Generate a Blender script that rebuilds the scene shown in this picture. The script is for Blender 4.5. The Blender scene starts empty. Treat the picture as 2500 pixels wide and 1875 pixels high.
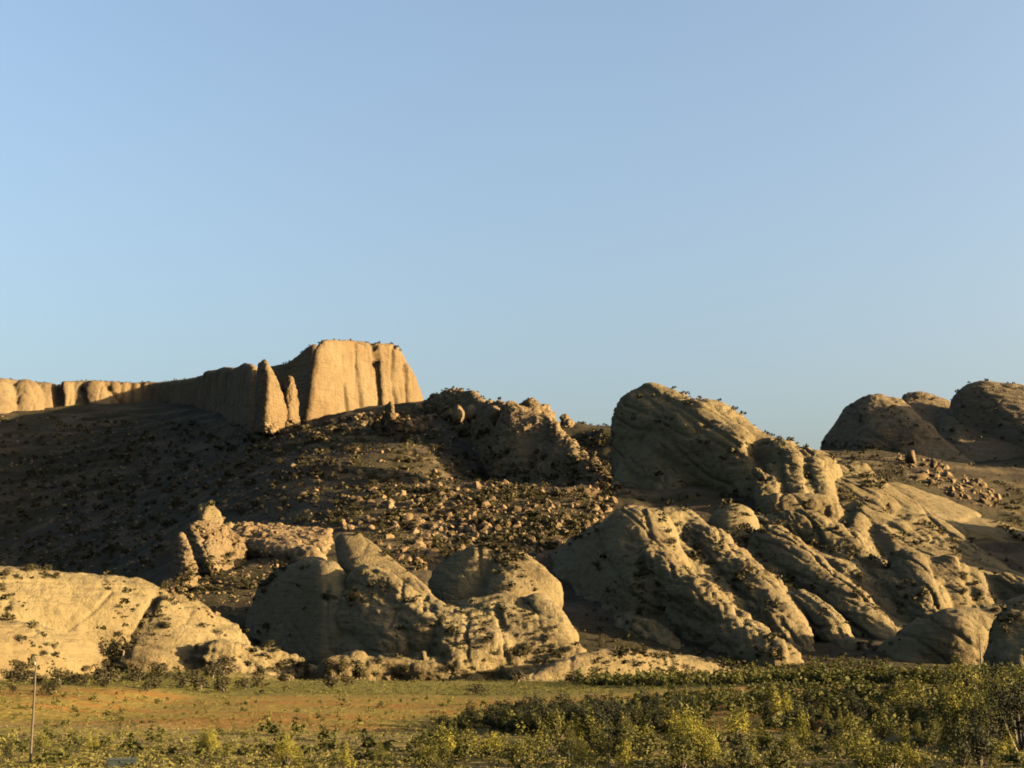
import bpy, bmesh, math, random
import numpy as np
from mathutils import Vector
from mathutils.bvhtree import BVHTree
R = math.radians
random.seed(7); rng = np.random.default_rng(7)
scene = bpy.context.scene
COL = scene.collection

# ------------------------------------------------------------------ camera
F = 3472.0; PITCH = R(10.0); EYE = 10.0
cd = bpy.data.cameras.new('camera'); cd.sensor_width = 36; cd.lens = 50
cd.clip_start = 1; cd.clip_end = 60000
cam = bpy.data.objects.new('camera', cd); COL.objects.link(cam)
cam.location = (0, 0, EYE); cam.rotation_euler = (R(90) + PITCH, 0, 0)
scene.camera = cam
# ------------------------------------------------------------------ light
SUN_AZ = 77.0        # degrees right of straight behind the camera
SUN_EL = 10.5
S = Vector((math.cos(R(SUN_EL)) * math.sin(R(SUN_AZ)), -math.cos(R(SUN_EL)) * math.cos(R(SUN_AZ)), math.sin(R(SUN_EL))))
w = bpy.data.worlds.new('World'); scene.world = w; w.use_nodes = True
nt = w.node_tree; nt.nodes.clear()
sky = nt.nodes.new('ShaderNodeTexSky'); sky.sky_type = 'NISHITA'; sky.sun_disc = False
sky.sun_elevation = R(SUN_EL); sky.sun_rotation = R(180 - SUN_AZ)
sky.altitude = 0; sky.air_density = 0.97; sky.dust_density = 6.5; sky.ozone_density = 1.4
bg = nt.nodes.new('ShaderNodeBackground'); bg.inputs[1].default_value = 0.05
wo = nt.nodes.new('ShaderNodeOutputWorld')
nt.links.new(sky.outputs[0], bg.inputs[0]); nt.links.new(bg.outputs[0], wo.inputs[0])
sl = bpy.data.lights.new('sun', 'SUN'); sl.energy = 4.3; sl.angle = R(0.5); sl.color = (1.0, 0.73, 0.38)
sun = bpy.data.objects.new('sun', sl); COL.objects.link(sun)
sun.location = S * 300; sun.rotation_euler = S.to_track_quat('Z', 'Y').to_euler()
# ------------------------------------------------------------------ exposure
scene.view_settings.view_transform = 'Standard'; scene.view_settings.look = 'None'
scene.view_settings.exposure = 3.12; scene.view_settings.gamma = 1
scene.view_settings.use_curve_mapping = False
scene.cycles.max_bounces = 4; scene.cycles.diffuse_bounces = 0
scene.cycles.filter_width = 1.8

# ------------------------------------------------------------------ maths helpers
CP, SP = math.cos(PITCH), math.sin(PITCH)
def ray(px, py):
    xc = (px - 1250) / F; yc = (937.5 - py) / F
    return Vector((xc, CP - yc * SP, SP + yc * CP))
def P(px, py, Y):
    d = ray(px, py); k = Y / d.y
    return Vector((d.x * k, Y, EYE + d.z * k))
def pxm(Y): return Y / F
def project(v):
    """world points (n,3) -> source pixels"""
    x = v[:, 0]; y = v[:, 1]; z = v[:, 2] - EYE
    dep = y * CP + z * SP; up = -y * SP + z * CP
    return 1250 + F * x / dep, 937.5 - F * up / dep

def _hash(i, j, k, seed):
    h = (i.astype(np.uint32) * np.uint32(374761393) + j.astype(np.uint32) * np.uint32(668265263)
         + k.astype(np.uint32) * np.uint32(2147483647) + np.uint32(seed * 144665 + 17))
    h = (h ^ (h >> np.uint32(13))) * np.uint32(1274126177)
    h = (h ^ (h >> np.uint32(16))) * np.uint32(2246822519)
    h = h ^ (h >> np.uint32(15))
    return h.astype(np.float64) / 4294967295.0 * 2 - 1
def noise3(p, seed=0):
    f = np.floor(p); t = p - f; t = t * t * t * (t * (t * 6 - 15) + 10)
    i = f.astype(np.int64) + 100000
    x, y, z = i[:, 0], i[:, 1], i[:, 2]
    r = 0
    for dx in (0, 1):
        wx = t[:, 0] if dx else 1 - t[:, 0]
        for dy in (0, 1):
            wy = t[:, 1] if dy else 1 - t[:, 1]
            for dz in (0, 1):
                wz = t[:, 2] if dz else 1 - t[:, 2]
                r = r + wx * wy * wz * _hash(x + dx, y + dy, z + dz, seed)
    return r
def fbm(p, octv=4, seed=0, gain=0.5):
    r = 0; a = 1.0; q = p.copy(); s = 0
    for o in range(octv):
        r = r + a * noise3(q, seed + o); s += a
        a *= gain; q = q * 2.03 + 17.7
    return r / s
def ridged(p, octv=3, seed=0):
    r = 0; a = 1.0; q = p.copy(); s = 0
    for o in range(octv):
        r = r + a * (1 - 2.0 * np.abs(noise3(q, seed + o))); s += a
        a *= 0.5; q = q * 2.1 + 5.3
    return r / s

def billow(p, octv=2, seed=0):
    r = 0; a = 1.0; q = p.copy(); t = 0
    for o in range(octv):
        r = r + a * np.abs(noise3(q, seed + o)); t += a
        a *= 0.5; q = q * 2.1 + 9.1
    return r / t
# ------------------------------------------------------------------ object helpers
def mesh_np(name, v, f, smooth=True):
    me = bpy.data.meshes.new(name)
    v = np.asarray(v, dtype=np.float32); f = np.asarray(f, dtype=np.int32)
    n = f.shape[1]
    me.vertices.add(len(v)); me.vertices.foreach_set('co', v.ravel())
    me.loops.add(f.size); me.loops.foreach_set('vertex_index', f.ravel())
    me.polygons.add(len(f))
    me.polygons.foreach_set('loop_start', np.arange(0, f.size, n, dtype=np.int32))
    me.polygons.foreach_set('use_smooth', np.full(len(f), smooth, dtype=bool))
    me.update(calc_edges=True); me.validate()
    return me
def link(name, me, mat=None, parent=None):
    o = bpy.data.objects.new(name, me); COL.objects.link(o)
    if mat is not None and me is not None and len(me.materials) == 0: me.materials.append(mat)
    if parent is not None: o.parent = parent
    return o
def tag(o, label=None, cat=None, group=None, kind=None):
    if label: o['label'] = label
    if cat: o['category'] = cat
    if group: o['group'] = group
    if kind: o['kind'] = kind
    return o
def empty(name, loc, rz=0.0, s=1.0):
    o = bpy.data.objects.new(name, None); COL.objects.link(o)
    o.empty_display_size = 0.5
    o.location = loc; o.rotation_euler = (0, 0, rz); o.scale = (s, s, s)
    return o

# ------------------------------------------------------------------ materials
def rock_material(name, base, alt, dark, streak=0.0, bump=1.0, scale=1.0, rough_patch=0.5, joints=0.28):
    m = bpy.data.materials.new(name); m.use_nodes = True
    t = m.node_tree; N = t.nodes; L = t.links
    b = N['Principled BSDF']; b.inputs['Roughness'].default_value = 0.95
    b.inputs['Specular IOR Level'].default_value = 0.1
    geo = N.new('ShaderNodeNewGeometry')
    def mapping(sc, rot=(0, 0, 0)):
        mp = N.new('ShaderNodeMapping'); mp.inputs['Scale'].default_value = sc; mp.inputs['Rotation'].default_value = rot
        L.new(geo.outputs['Position'], mp.inputs['Vector']); return mp.outputs[0]
    def noise(vec, sc, det=4, rough=0.55):
        n = N.new('ShaderNodeTexNoise'); n.inputs['Scale'].default_value = sc
        n.inputs['Detail'].default_value = det; n.inputs['Roughness'].default_value = rough
        L.new(vec, n.inputs['Vector']); return n.outputs['Fac']
    def ramp(fac, a, bb):
        r = N.new('ShaderNodeMapRange'); r.inputs[1].default_value = a; r.inputs[2].default_value = bb
        r.clamp = True; L.new(fac, r.inputs[0]); return r.outputs[0]
    def mix(fac, c1, c2):
        x = N.new('ShaderNodeMix'); x.data_type = 'RGBA'
        if hasattr(fac, 'links'): L.new(fac, x.inputs[0])
        else: x.inputs[0].default_value = fac
        for c, i in ((c1, 6), (c2, 7)):
            if isinstance(c, tuple): x.inputs[i].default_value = (*c, 1)
            else: L.new(c, x.inputs[i])
        return x.outputs[2]
    def math_(op, a, b_):
        x = N.new('ShaderNodeMath'); x.operation = op
        for q, i in ((a, 0), (b_, 1)):
            if isinstance(q, (int, float)): x.inputs[i].default_value = q
            else: L.new(q, x.inputs[i])
        return x.outputs[0]
    pos = mapping((scale,) * 3)
    big = noise(pos, 0.035, 3)
    med = noise(pos, 0.22, 5, 0.6)
    fine = noise(pos, 1.6, 6, 0.65)
    bed = noise(mapping((0.05 * scale, 0.05 * scale, 0.9 * scale), (0.0, R(17), R(10))), 1.0, 5, 0.6)
    c = mix(ramp(big, 0.38, 0.62), base, alt)
    c = mix(math_('MULTIPLY', ramp(bed, 0.5, 0.68), 0.35), c, alt)
    c = mix(math_('MULTIPLY', ramp(med, 0.52, 0.72), rough_patch), c, dark)
    c = mix(math_('MULTIPLY', ramp(fine, 0.56, 0.75), 0.4), c, dark)
    if streak:
        st = noise(mapping((0.22 * scale, 0.22 * scale, 0.018 * scale)), 1.0, 4, 0.6)
        c = mix(math_('MULTIPLY', ramp(st, 0.52, 0.66), streak), c, dark)
    L.new(c, b.inputs['Base Color'])
    h = math_('ADD', math_('MULTIPLY', fine, 0.55), math_('ADD', math_('MULTIPLY', bed, 0.8), math_('MULTIPLY', med, 1.4)))
    vo = N.new('ShaderNodeTexVoronoi'); vo.feature = 'DISTANCE_TO_EDGE'; vo.inputs['Scale'].default_value = 1.0
    wv = N.new('ShaderNodeVectorMath'); wv.operation = 'MULTIPLY_ADD'
    nz = N.new('ShaderNodeTexNoise'); nz.inputs['Scale'].default_value = 0.25; nz.inputs['Detail'].default_value = 4; L.new(pos, nz.inputs['Vector'])
    wv.inputs[1].default_value = (1.6, 1.6, 1.6); L.new(nz.outputs['Color'], wv.inputs[0]); L.new(mapping((0.11 * scale, 0.11 * scale, 0.2 * scale), (0, R(20), R(15))), wv.inputs[2])
    L.new(wv.outputs[0], vo.inputs['Vector'])
    crack = ramp(vo.outputs['Distance'], 0.0, 0.05)
    h = math_('ADD', h, math_('MULTIPLY', crack, joints))
    bm_ = N.new('ShaderNodeBump'); bm_.inputs['Strength'].default_value = 0.9
    bm_.inputs['Distance'].default_value = 1.0 * bump
    L.new(h, bm_.inputs['Height']); L.new(bm_.outputs[0], b.inputs['Normal'])
    return m
M_DOME = rock_material('pale_sandstone', (0.0985, 0.0785, 0.0415), (0.0815, 0.0622, 0.0312), (0.0420, 0.0325, 0.0180), bump=1.0, joints=0.14)
M_FAR = rock_material('far_sandstone', (0.0882, 0.0689, 0.0415), (0.0739, 0.0554, 0.0319), (0.0353, 0.0277, 0.0176), bump=2.0, scale=0.6)
M_MESA = rock_material('golden_sandstone', (0.0935, 0.0706, 0.0398), (0.079, 0.0556, 0.0291), (0.0594, 0.0396, 0.0225), streak=0.55, bump=2.0, scale=0.5, joints=0.12)
M_RUBBLE = rock_material('rubble_sandstone', (0.1105, 0.0799, 0.0442), (0.0892, 0.0612, 0.0323), (0.0510, 0.0340, 0.0187), bump=0.6)
M_RUBBLE_DARK = rock_material('dark_rubble_sandstone', (0.062, 0.044, 0.025), (0.05, 0.034, 0.018), (0.03, 0.02, 0.011), bump=0.6)

def soil_material(name, scale, relief):
    m = bpy.data.materials.new(name); m.use_nodes = True
    t = m.node_tree; N = t.nodes; L = t.links
    b = N['Principled BSDF']; b.inputs['Roughness'].default_value = 1.0; b.inputs['Specular IOR Level'].default_value = 0.05
    at = N.new('ShaderNodeAttribute'); at.attribute_name = 'soil'
    geo = N.new('ShaderNodeNewGeometry')
    n = N.new('ShaderNodeTexNoise'); n.inputs['Scale'].default_value = scale; n.inputs['Detail'].default_value = 8; n.inputs['Roughness'].default_value = 0.65
    L.new(geo.outputs['Position'], n.inputs['Vector'])
    mr = N.new('ShaderNodeMapRange'); mr.inputs[1].default_value = 0.3; mr.inputs[2].default_value = 0.7; mr.inputs[3].default_value = 0.55; mr.inputs[4].default_value = 1.3
    L.new(n.outputs['Fac'], mr.inputs[0])
    x = N.new('ShaderNodeMix'); x.data_type = 'RGBA'; x.blend_type = 'MULTIPLY'; x.inputs[0].default_value = 1
    L.new(at.outputs['Color'], x.inputs[6]); L.new(mr.outputs[0], x.inputs[7])
    L.new(x.outputs[2], b.inputs['Base Color'])
    bp = N.new('ShaderNodeBump'); bp.inputs['Strength'].default_value = 0.6; bp.inputs['Distance'].default_value = relief
    L.new(n.outputs['Fac'], bp.inputs['Height']); L.new(bp.outputs[0], b.inputs['Normal'])
    return m
M_SOIL = soil_material('desert_soil', 0.9, 0.5)
M_HILL = soil_material('hillside_soil', 0.32, 2.2)

def leaf_material(name, c1, c2, trans=0.25):
    m = bpy.data.materials.new(name); m.use_nodes = True
    t = m.node_tree; N = t.nodes; L = t.links
    b = N['Principled BSDF']; b.inputs['Roughness'].default_value = 0.8; b.inputs['Specular IOR Level'].default_value = 0.15
    oi = N.new('ShaderNodeObjectInfo'); geo = N.new('ShaderNodeNewGeometry')
    n = N.new('ShaderNodeTexNoise'); n.inputs['Scale'].default_value = 0.8; n.inputs['Detail'].default_value = 3
    L.new(geo.outputs['Position'], n.inputs['Vector'])
    mr = N.new('ShaderNodeMapRange'); mr.inputs[1].default_value = 0.3; mr.inputs[2].default_value = 0.7; L.new(n.outputs['Fac'], mr.inputs[0])
    ad = N.new('ShaderNodeMath'); ad.operation = 'ADD'
    h = N.new('ShaderNodeMath'); h.operation = 'MULTIPLY'; h.inputs[1].default_value = 0.6; L.new(oi.outputs['Random'], h.inputs[0])
    h2 = N.new('ShaderNodeMath'); h2.operation = 'MULTIPLY'; h2.inputs[1].default_value = 0.5; L.new(mr.outputs[0], h2.inputs[0])
    L.new(h.outputs[0], ad.inputs[0]); L.new(h2.outputs[0], ad.inputs[1])
    x = N.new('ShaderNodeMix'); x.data_type = 'RGBA'; L.new(ad.outputs[0], x.inputs[0])
    x.inputs[6].default_value = (*c1, 1); x.inputs[7].default_value = (*c2, 1)
    L.new(x.outputs[2], b.inputs['Base Color'])
    tr = N.new('ShaderNodeBsdfTranslucent'); L.new(x.outputs[2], tr.inputs[0])
    ms = N.new('ShaderNodeMixShader'); ms.inputs[0].default_value = trans
    L.new(b.outputs[0], ms.inputs[1]); L.new(tr.outputs[0], ms.inputs[2])
    L.new(ms.outputs[0], N['Material Output'].inputs[0])
    return m
M_JUN = leaf_material('juniper_leaf', (0.014, 0.012, 0.005), (0.032, 0.027, 0.009), 0.1)
M_SHRUB = leaf_material('shrub_leaf', (0.018, 0.021, 0.005), (0.088, 0.082, 0.015), 0.2)
M_SHADE_LEAF = leaf_material('shade_dark_leaf', (0.006, 0.007, 0.002), (0.017, 0.018, 0.005), 0.05)  # shade in the brush put into the leaf colour, mainly for the band
M_BRIGHT = leaf_material('yellow_green_leaf', (0.095, 0.09, 0.013), (0.14, 0.122, 0.018), 0.25)
M_SAGE = leaf_material('sage_leaf', (0.072, 0.066, 0.017), (0.10, 0.088, 0.024), 0.2)
def plain_material(name, c, rough=0.8, metal=0.0):
    m = bpy.data.materials.new(name); m.use_nodes = True
    b = m.node_tree.nodes['Principled BSDF']; b.inputs['Base Color'].default_value = (*c, 1)
    b.inputs['Roughness'].default_value = rough; b.inputs['Metallic'].default_value = metal
    n = m.node_tree.nodes.new('ShaderNodeTexNoise'); n.inputs['Scale'].default_value = 6; n.inputs['Detail'].default_value = 5
    mr = m.node_tree.nodes.new('ShaderNodeMapRange'); mr.inputs[3].default_value = 0.7; mr.inputs[4].default_value = 1.25
    x = m.node_tree.nodes.new('ShaderNodeMix'); x.data_type = 'RGBA'; x.blend_type = 'MULTIPLY'; x.inputs[0].default_value = 1
    x.inputs[6].default_value = (*c, 1)
    L = m.node_tree.links
    L.new(n.outputs['Fac'], mr.inputs[0]); L.new(mr.outputs[0], x.inputs[7]); L.new(x.outputs[2], b.inputs['Base Color'])
    return m
M_BARK = plain_material('bark', (0.05, 0.037, 0.024))
M_POLE = plain_material('weathered_wood', (0.032, 0.023, 0.014))

# ------------------------------------------------------------------ ground and hillside
def ground_z(x, y):
    x = np.asarray(x, float); y = np.asarray(y, float)
    p = np.stack([x * 0.02, y * 0.02, x * 0], 1)
    z = 0.7 * fbm(p, 3, 41)
    p2 = np.stack([x * 0.12, y * 0.12, x * 0], 1)
    z = z + 0.22 * fbm(p2, 3, 47)
    # the eroded bank on the left and the low rise on the right
    z = z + 1.8 / (1 + np.exp(-(y - 176) / 1.6)) * np.exp(-((x + 74) / 18.0) ** 4)
    z = z + 2.2 / (1 + np.exp(-(y - 205) / 14.0)) * (1 / (1 + np.exp(-(x - 20 - (y - 205) * 0.25) / 10.0)))
    z = z - 3.2 * np.clip((y - 315) / 95.0, 0, 1)
    return z

HC = [ # px, py, depth of points on the hillside
 (-300,1012,1725),(0,1008,1840),(200,990,1900),(320,988,1935),(420,985,1885),(520,1000,1690),(580,1012,1500),(640,1042,1340),(750,1032,1262),(900,1005,1285),(1040,992,1310),
 (1100,985,1230),(1300,1046,1060),(1385,1078,1010),(1455,1056,985),(1400,1100,1200),(1300,1075,1250),(1480,1100,1200),
 (0,1120,1560),(200,1180,1430),(400,1150,1350),(520,1120,1250),(640,1105,1150),(750,1095,1085),(900,1100,1005),(1040,1100,965),(1140,1120,1010),(1215,1186,965),(1300,1192,928),(1400,1198,892),(1480,1192,872),(1540,1200,800),
 (0,1300,1330),(200,1330,1180),(400,1270,1040),(520,1230,940),(640,1205,870),(800,1200,820),(950,1190,800),(1100,1197,775),(1250,1217,742),(1400,1220,730),
 (0,1420,1120),(200,1420,1000),(400,1420,840),(500,1350,760),(600,1300,710),(800,1320,650),(950,1330,640),(1100,1335,640),(1230,1330,650),(1330,1290,672),
 (450,1428,548),(560,1408,560),(700,1385,572),(620,1350,603),(780,1350,600),(540,1492,500),(650,1485,500),
 (760,1480,520),(1000,1480,530),(1200,1480,530),(420,1500,600),(100,1500,760),
 (1550,1235,740),(1700,1240,730),(1900,1240,712),(2050,1230,760),(2200,1215,800),(2350,1190,840),(2500,1220,850),
 (2000,1112,1000),(2150,1125,905),(2300,1130,930),(2420,1170,900),(2450,1120,1050),(2700,1150,950),(2700,1300,800),
 (1600,1480,570),(1900,1480,590),(2200,1440,630),(2500,1440,650)]
hp = np.array([P(*c)[:] for c in HC])
far = np.array([(-1000,2150,345),(-400,2150,345),(0,1850,230),(400,1700,205),(900,1650,205),(-900,1300,120),(-900,900,50),(900,1100,150),(900,800,90),(600,620,30),(-600,620,12),
                (-900,2700,350),(0,2700,260),(900,2700,230),(-300,480,-2),(0,440,-4),(300,480,-2),(-900,480,-4),(900,480,-3),(-160,440,-4),(160,440,-4)], float)
hp = np.vstack([hp, far])
def _tps(r2): return r2 * np.log(r2 + 1e-9)
_q = hp[:, :2] / 300.0
_n = len(_q)
_A = np.zeros((_n + 3, _n + 3)); _d2 = ((_q[:, None] - _q[None]) ** 2).sum(2)
_A[:_n, :_n] = _tps(_d2) + np.eye(_n) * 0.004
_A[:_n, _n] = 1; _A[:_n, _n + 1:] = _q; _A[_n, :_n] = 1; _A[_n + 1:, :_n] = _q.T
_sol = np.linalg.solve(_A, np.concatenate([hp[:, 2], [0, 0, 0]]))
def hill_raw(x, y):
    out = np.empty(len(x))
    for a in range(0, len(x), 60000):
        q = np.stack([x[a:a + 60000], y[a:a + 60000]], 1) / 300.0
        d2 = ((q[:, None] - _q[None]) ** 2).sum(2)
        out[a:a + 60000] = _tps(d2) @ _sol[:_n] + _sol[_n] + q @ _sol[_n + 1:]
    return out

# ground sheet: fine near the view, coarse out to the horizon
def axis(vals): return np.unique(np.concatenate(vals))
gx = axis([np.linspace(-20000, -1200, 12), np.linspace(-1200, -130, 40), np.linspace(-130, 130, 200), np.linspace(130, 1200, 40), np.linspace(1200, 20000, 12)])
gy = axis([np.linspace(-20000, -300, 12), np.linspace(-300, 80, 30), np.linspace(80, 260, 170), np.linspace(260, 460, 100), np.linspace(460, 1500, 20), np.linspace(1500, 30000, 14)])
GX, GY = np.meshgrid(gx, gy); gxx = GX.ravel(); gyy = GY.ravel()
gz = ground_z(gxx, gyy) * np.exp(-((np.hypot(gxx, gyy - 200) / 900.0) ** 2))
gz = np.where(gyy > 470, gz - np.clip((gyy - 470) * 0.05, 0, 12), gz)
def grid_faces(ny, nx):
    i = np.arange(ny * nx).reshape(ny, nx)
    return np.stack([i[:-1, :-1].ravel(), i[:-1, 1:].ravel(), i[1:, 1:].ravel(), i[1:, :-1].ravel()], 1)
me = mesh_np('ground', np.stack([gxx, gyy, gz], 1), grid_faces(len(gy), len(gx)))
# colour of the soil itself: orange bare earth, straw, grey-tan
n1 = fbm(np.stack([gxx * 0.02, gyy * 0.05, gxx * 0], 1), 4, 3); n2 = fbm(np.stack([gxx * 0.11, gyy * 0.2, gxx * 0], 1), 4, 9)
orange = np.array([0.135, 0.076, 0.020]); straw = np.array([0.118, 0.095, 0.024]); tan = np.array([0.12, 0.092, 0.038]); olive = np.array([0.070, 0.066, 0.015])
edge = gyy + 24 * n1
def sm(a, b, x): t = np.clip((x - a) / (b - a), 0.0, 1.0); return t * t * (3 - 2 * t)
band = sm(158, 172, edge) * (1 - sm(228, 250, edge))
c = tan[None] * np.ones((len(gxx), 1)); k = sm(-0.05, 0.25, n2)[:, None]
c = c * (1 - k) + straw * k
c = c * (1 - band[:, None]) + orange * band[:, None]
k = (sm(-0.12, 0.16, n2) * band * 0.8)[:, None]; c = c * (1 - k) + straw * k
k = (sm(232, 250, edge) * (1 - sm(300, 330, edge)) * 0.8)[:, None]; c = c * (1 - k) + olive * k
ca = me.color_attributes.new('soil', 'FLOAT_COLOR', 'POINT')
ca.data.foreach_set('color', np.concatenate([c, np.ones((len(c), 1))], 1).astype(np.float32).ravel())
ground = tag(link('ground', me, M_SOIL), kind='structure')

# hillside sheet
ys = np.concatenate([np.geomspace(430, 2050, 440), np.linspace(2080, 2900, 14)])
us = np.concatenate([np.linspace(-1.0, -0.5, 16)[:-1], np.linspace(-0.5, 0.5, 310), np.linspace(0.5, 1.0, 16)[1:]])
YY, UU = np.meshgrid(ys, us, indexing='ij'); hx = (UU * YY).ravel(); hy = YY.ravel()
hz = hill_raw(hx, hy)
pp = np.stack([hx, hy, hz], 1)
def hill_detail(pp):
    d = 7 * fbm(pp * np.array([0.012, 0.009, 0.0]), 3, 61)
    d = d + 2.2 * ridged(pp * np.array([0.04, 0.02, 0.0]), 3, 63)
    q = pp[:, 2] / 11.0 + 0.9 * fbm(pp * 0.012, 3, 65)
    fr = q - np.floor(q)
    d = d + (2.5 + 4.5 * sm(-120, -260, pp[:, 0])) * (sm(0.35, 0.6, fr) - fr) * sm(-0.25, 0.2, fbm(pp * 0.012, 2, 66))
    d = d + 2.0 * fbm(pp * 0.10, 4, 67)
    return d
fade = sm(450, 560, hy)
hz2 = hz + hill_detail(pp) * fade * 0.8
hz2 = np.where(hy < 445, -12, hz2)
hmesh = mesh_np('hillside', np.stack([hx, hy, hz2], 1), grid_faces(len(ys), len(us)))
n1 = fbm(pp * 0.03, 4, 71); n2 = fbm(pp * np.array([0.02, 0.02, 0.2]), 4, 73)
red = np.array([0.029, 0.0235, 0.016]); _unused = np.array([0.0552, 0.0344, 0.0192]); buff = np.array([0.054, 0.042, 0.025]); grn = np.array([0.022, 0.020, 0.010])
k = sm(-0.2, 0.25, n2)[:, None]; c = red * (1 - k) + buff * k
k = sm(-0.05, 0.2, n1)[:, None] * 0.75; c = c * (1 - k) + grn * k
ca = hmesh.color_attributes.new('soil', 'FLOAT_COLOR', 'POINT')
ca.data.foreach_set('color', np.concatenate([c, np.ones((len(c), 1))], 1).astype(np.float32).ravel())
hillside = tag(link('hillside', hmesh, M_HILL), kind='structure')

# ------------------------------------------------------------------ rock formations
_bm = bmesh.new(); bmesh.ops.create_icosphere(_bm, subdivisions=3, radius=1.0)
SPH = np.array([v.co[:] for v in _bm.verts]); _bm.free()
_bm = bmesh.new(); bmesh.ops.create_icosphere(_bm, subdivisions=1, radius=1.0)
ICO_V = np.array([v.co[:] for v in _bm.verts]); ICO_F = np.array([[v.index for v in f.verts] for f in _bm.faces]); _bm.free()
TERRAIN = []      # (name, verts, faces) for later ray casts
def base_level(x, y):
    g = ground_z(x, y); h = np.where(y > 445, hill_raw(x, y), -50)
    return np.maximum(g, h)
def rock(name, hulls, mat, voxel, amp=1.0, freq=1.0, cracks=(), knob=0.5, bed=0.5, smooth=3, flute=0.0, net=0.8, groove=0.0, label=None, cat='rock', group=None, cut=True, seed=0):
    """union of rounded hulls (each a list of (px, py, radius px, depth[, stretch in depth])), then weathered"""
    bm = bmesh.new()
    for h in hulls:
        vs = []
        for s in h:
            px, py, r, Y = s[:4]; k = s[4] if len(s) > 4 else 1.0
            c = np.array(P(px, py, Y)[:]); rr = r * Y / F
            for q in SPH: vs.append(bm.verts.new(c + q * np.array([rr, rr * k, rr])))
        g = bmesh.ops.convex_hull(bm, input=vs)
        dead = [v for v in g['geom_interior'] + g['geom_unused'] if isinstance(v, bmesh.types.BMVert) and v.is_valid]
        bmesh.ops.delete(bm, geom=list(set(dead)), context='VERTS')
    me = bpy.data.meshes.new(name); bm.to_mesh(me); bm.free()
    o = bpy.data.objects.new(name + '_tmp', me); COL.objects.link(o)
    md = o.modifiers.new('r', 'REMESH'); md.mode = 'VOXEL'; md.voxel_size = voxel; md.adaptivity = 0
    dg = bpy.context.evaluated_depsgraph_get(); ev = o.evaluated_get(dg)
    m2 = bpy.data.meshes.new_from_object(ev)
    bpy.data.objects.remove(o); bpy.data.meshes.remove(me)
    nv = len(m2.vertices); v = np.empty(nv * 3, np.float32); m2.vertices.foreach_get('co', v); v = v.reshape(-1, 3).astype(float)
    ne = len(m2.edges); e = np.empty(ne * 2, np.int32); m2.edges.foreach_get('vertices', e); e = e.reshape(-1, 2)
    deg = np.bincount(e.ravel(), minlength=nv).astype(float)
    for it in range(smooth):
        acc = np.stack([np.bincount(e[:, 0], v[e[:, 1], i], nv) + np.bincount(e[:, 1], v[e[:, 0], i], nv) for i in range(3)], 1)
        v = v * 0.4 + 0.6 * acc / deg[:, None]
    m2.vertices.foreach_set('co', v.astype(np.float32).ravel()); m2.update()
    n = np.empty(nv * 3, np.float32); m2.vertex_normals.foreach_get('vector', n); n = n.reshape(-1, 3).astype(float)
    # weathering
    p = v * freq
    d = 2.4 * fbm(p * 0.04, 3, 100 + seed)
    rough = sm(-0.22, 0.22, fbm(p * 0.025, 3, 130 + seed))
    d += knob * 1.9 * (billow(p * 0.075, 2, 120 + seed) - 0.3) * (0.25 + 0.75 * rough)
    d += knob * 1.2 * (billow(p * np.array([0.2, 0.2, 0.26]), 2, 125 + seed) - 0.3) * rough
    d += knob * 0.9 * (billow(p * np.array([0.42, 0.42, 0.5]), 2, 127 + seed) - 0.3) * (0.3 + 0.7 * rough)
    d += knob * 0.3 * fbm(p * 0.6, 3, 140 + seed)
    th = R(17); zr = p[:, 2] * math.cos(th) + p[:, 0] * math.sin(th) + 1.2 * fbm(p * 0.05, 2, 152 + seed)
    pb = np.stack([p[:, 0] * 0.06, p[:, 1] * 0.06, zr * 0.4], 1)
    d += bed * 0.8 * fbm(pb, 4, 150 + seed)
    fr = zr / 3.3 + 0.7 * fbm(p * 0.09, 2, 155 + seed); fr = fr - np.floor(fr)
    d += bed * 0.75 * (sm(0.0, 0.25, fr) - fr) * sm(-0.1, 0.25, fbm(p * 0.035, 2, 156 + seed))
    if groove:
        a = np.array([0.39, -0.82, -0.42]); b1 = np.cross(a, [0, 0, 1.0]); b1 /= np.linalg.norm(b1); b2 = np.cross(a, b1)
        q = p + 2.5 * np.stack([fbm(p * 0.05, 2, 270), fbm(p * 0.05, 2, 272), fbm(p * 0.05, 2, 274)], 1)
        gq = np.stack([q @ a * 0.012, q @ b1 * 0.085, q @ b2 * 0.085], 1)
        g1 = noise3(gq, 280 + seed); g2 = noise3(gq * 2.3 + 4.0, 285 + seed)
        d -= groove * (1.9 * np.exp(-(g1 / 0.09) ** 2) + 0.8 * np.exp(-(g2 / 0.10) ** 2))
    if net:
        q = p + 3.0 * np.stack([fbm(p * 0.08, 2, 170), fbm(p * 0.08, 2, 172), fbm(p * 0.08, 2, 174)], 1)
        j1 = noise3(np.stack([(q[:, 0] * 0.8 + q[:, 2] * 0.6) * 0.10, q[:, 1] * 0.03, (q[:, 2] * 0.8 - q[:, 0] * 0.6) * 0.028], 1), 180 + seed)
        j2 = noise3(np.stack([q[:, 0] * 0.035, q[:, 1] * 0.05, (q[:, 2] + 0.3 * q[:, 0]) * 0.15], 1), 190 + seed)
        d -= net * (1.1 * np.exp(-(j1 / 0.045) ** 2) + 0.7 * np.exp(-(j2 / 0.05) ** 2)) * (0.35 + 0.65 * sm(-0.2, 0.2, fbm(p * 0.03, 2, 195 + seed)))
    if flute:
        jv = noise3(np.stack([p[:, 0] * 0.11, p[:, 1] * 0.11, p[:, 2] * 0.006], 1), 198 + seed)
        d -= flute * 1.4 * np.exp(-(jv / 0.06) ** 2) * (1 - np.abs(n[:, 2]))
        pf = np.stack([p[:, 0] * 0.16, p[:, 1] * 0.16, p[:, 2] * 0.012], 1)
        d += flute * ridged(pf, 3, 160 + seed) * (1 - np.abs(n[:, 2]))
    d *= amp
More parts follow.
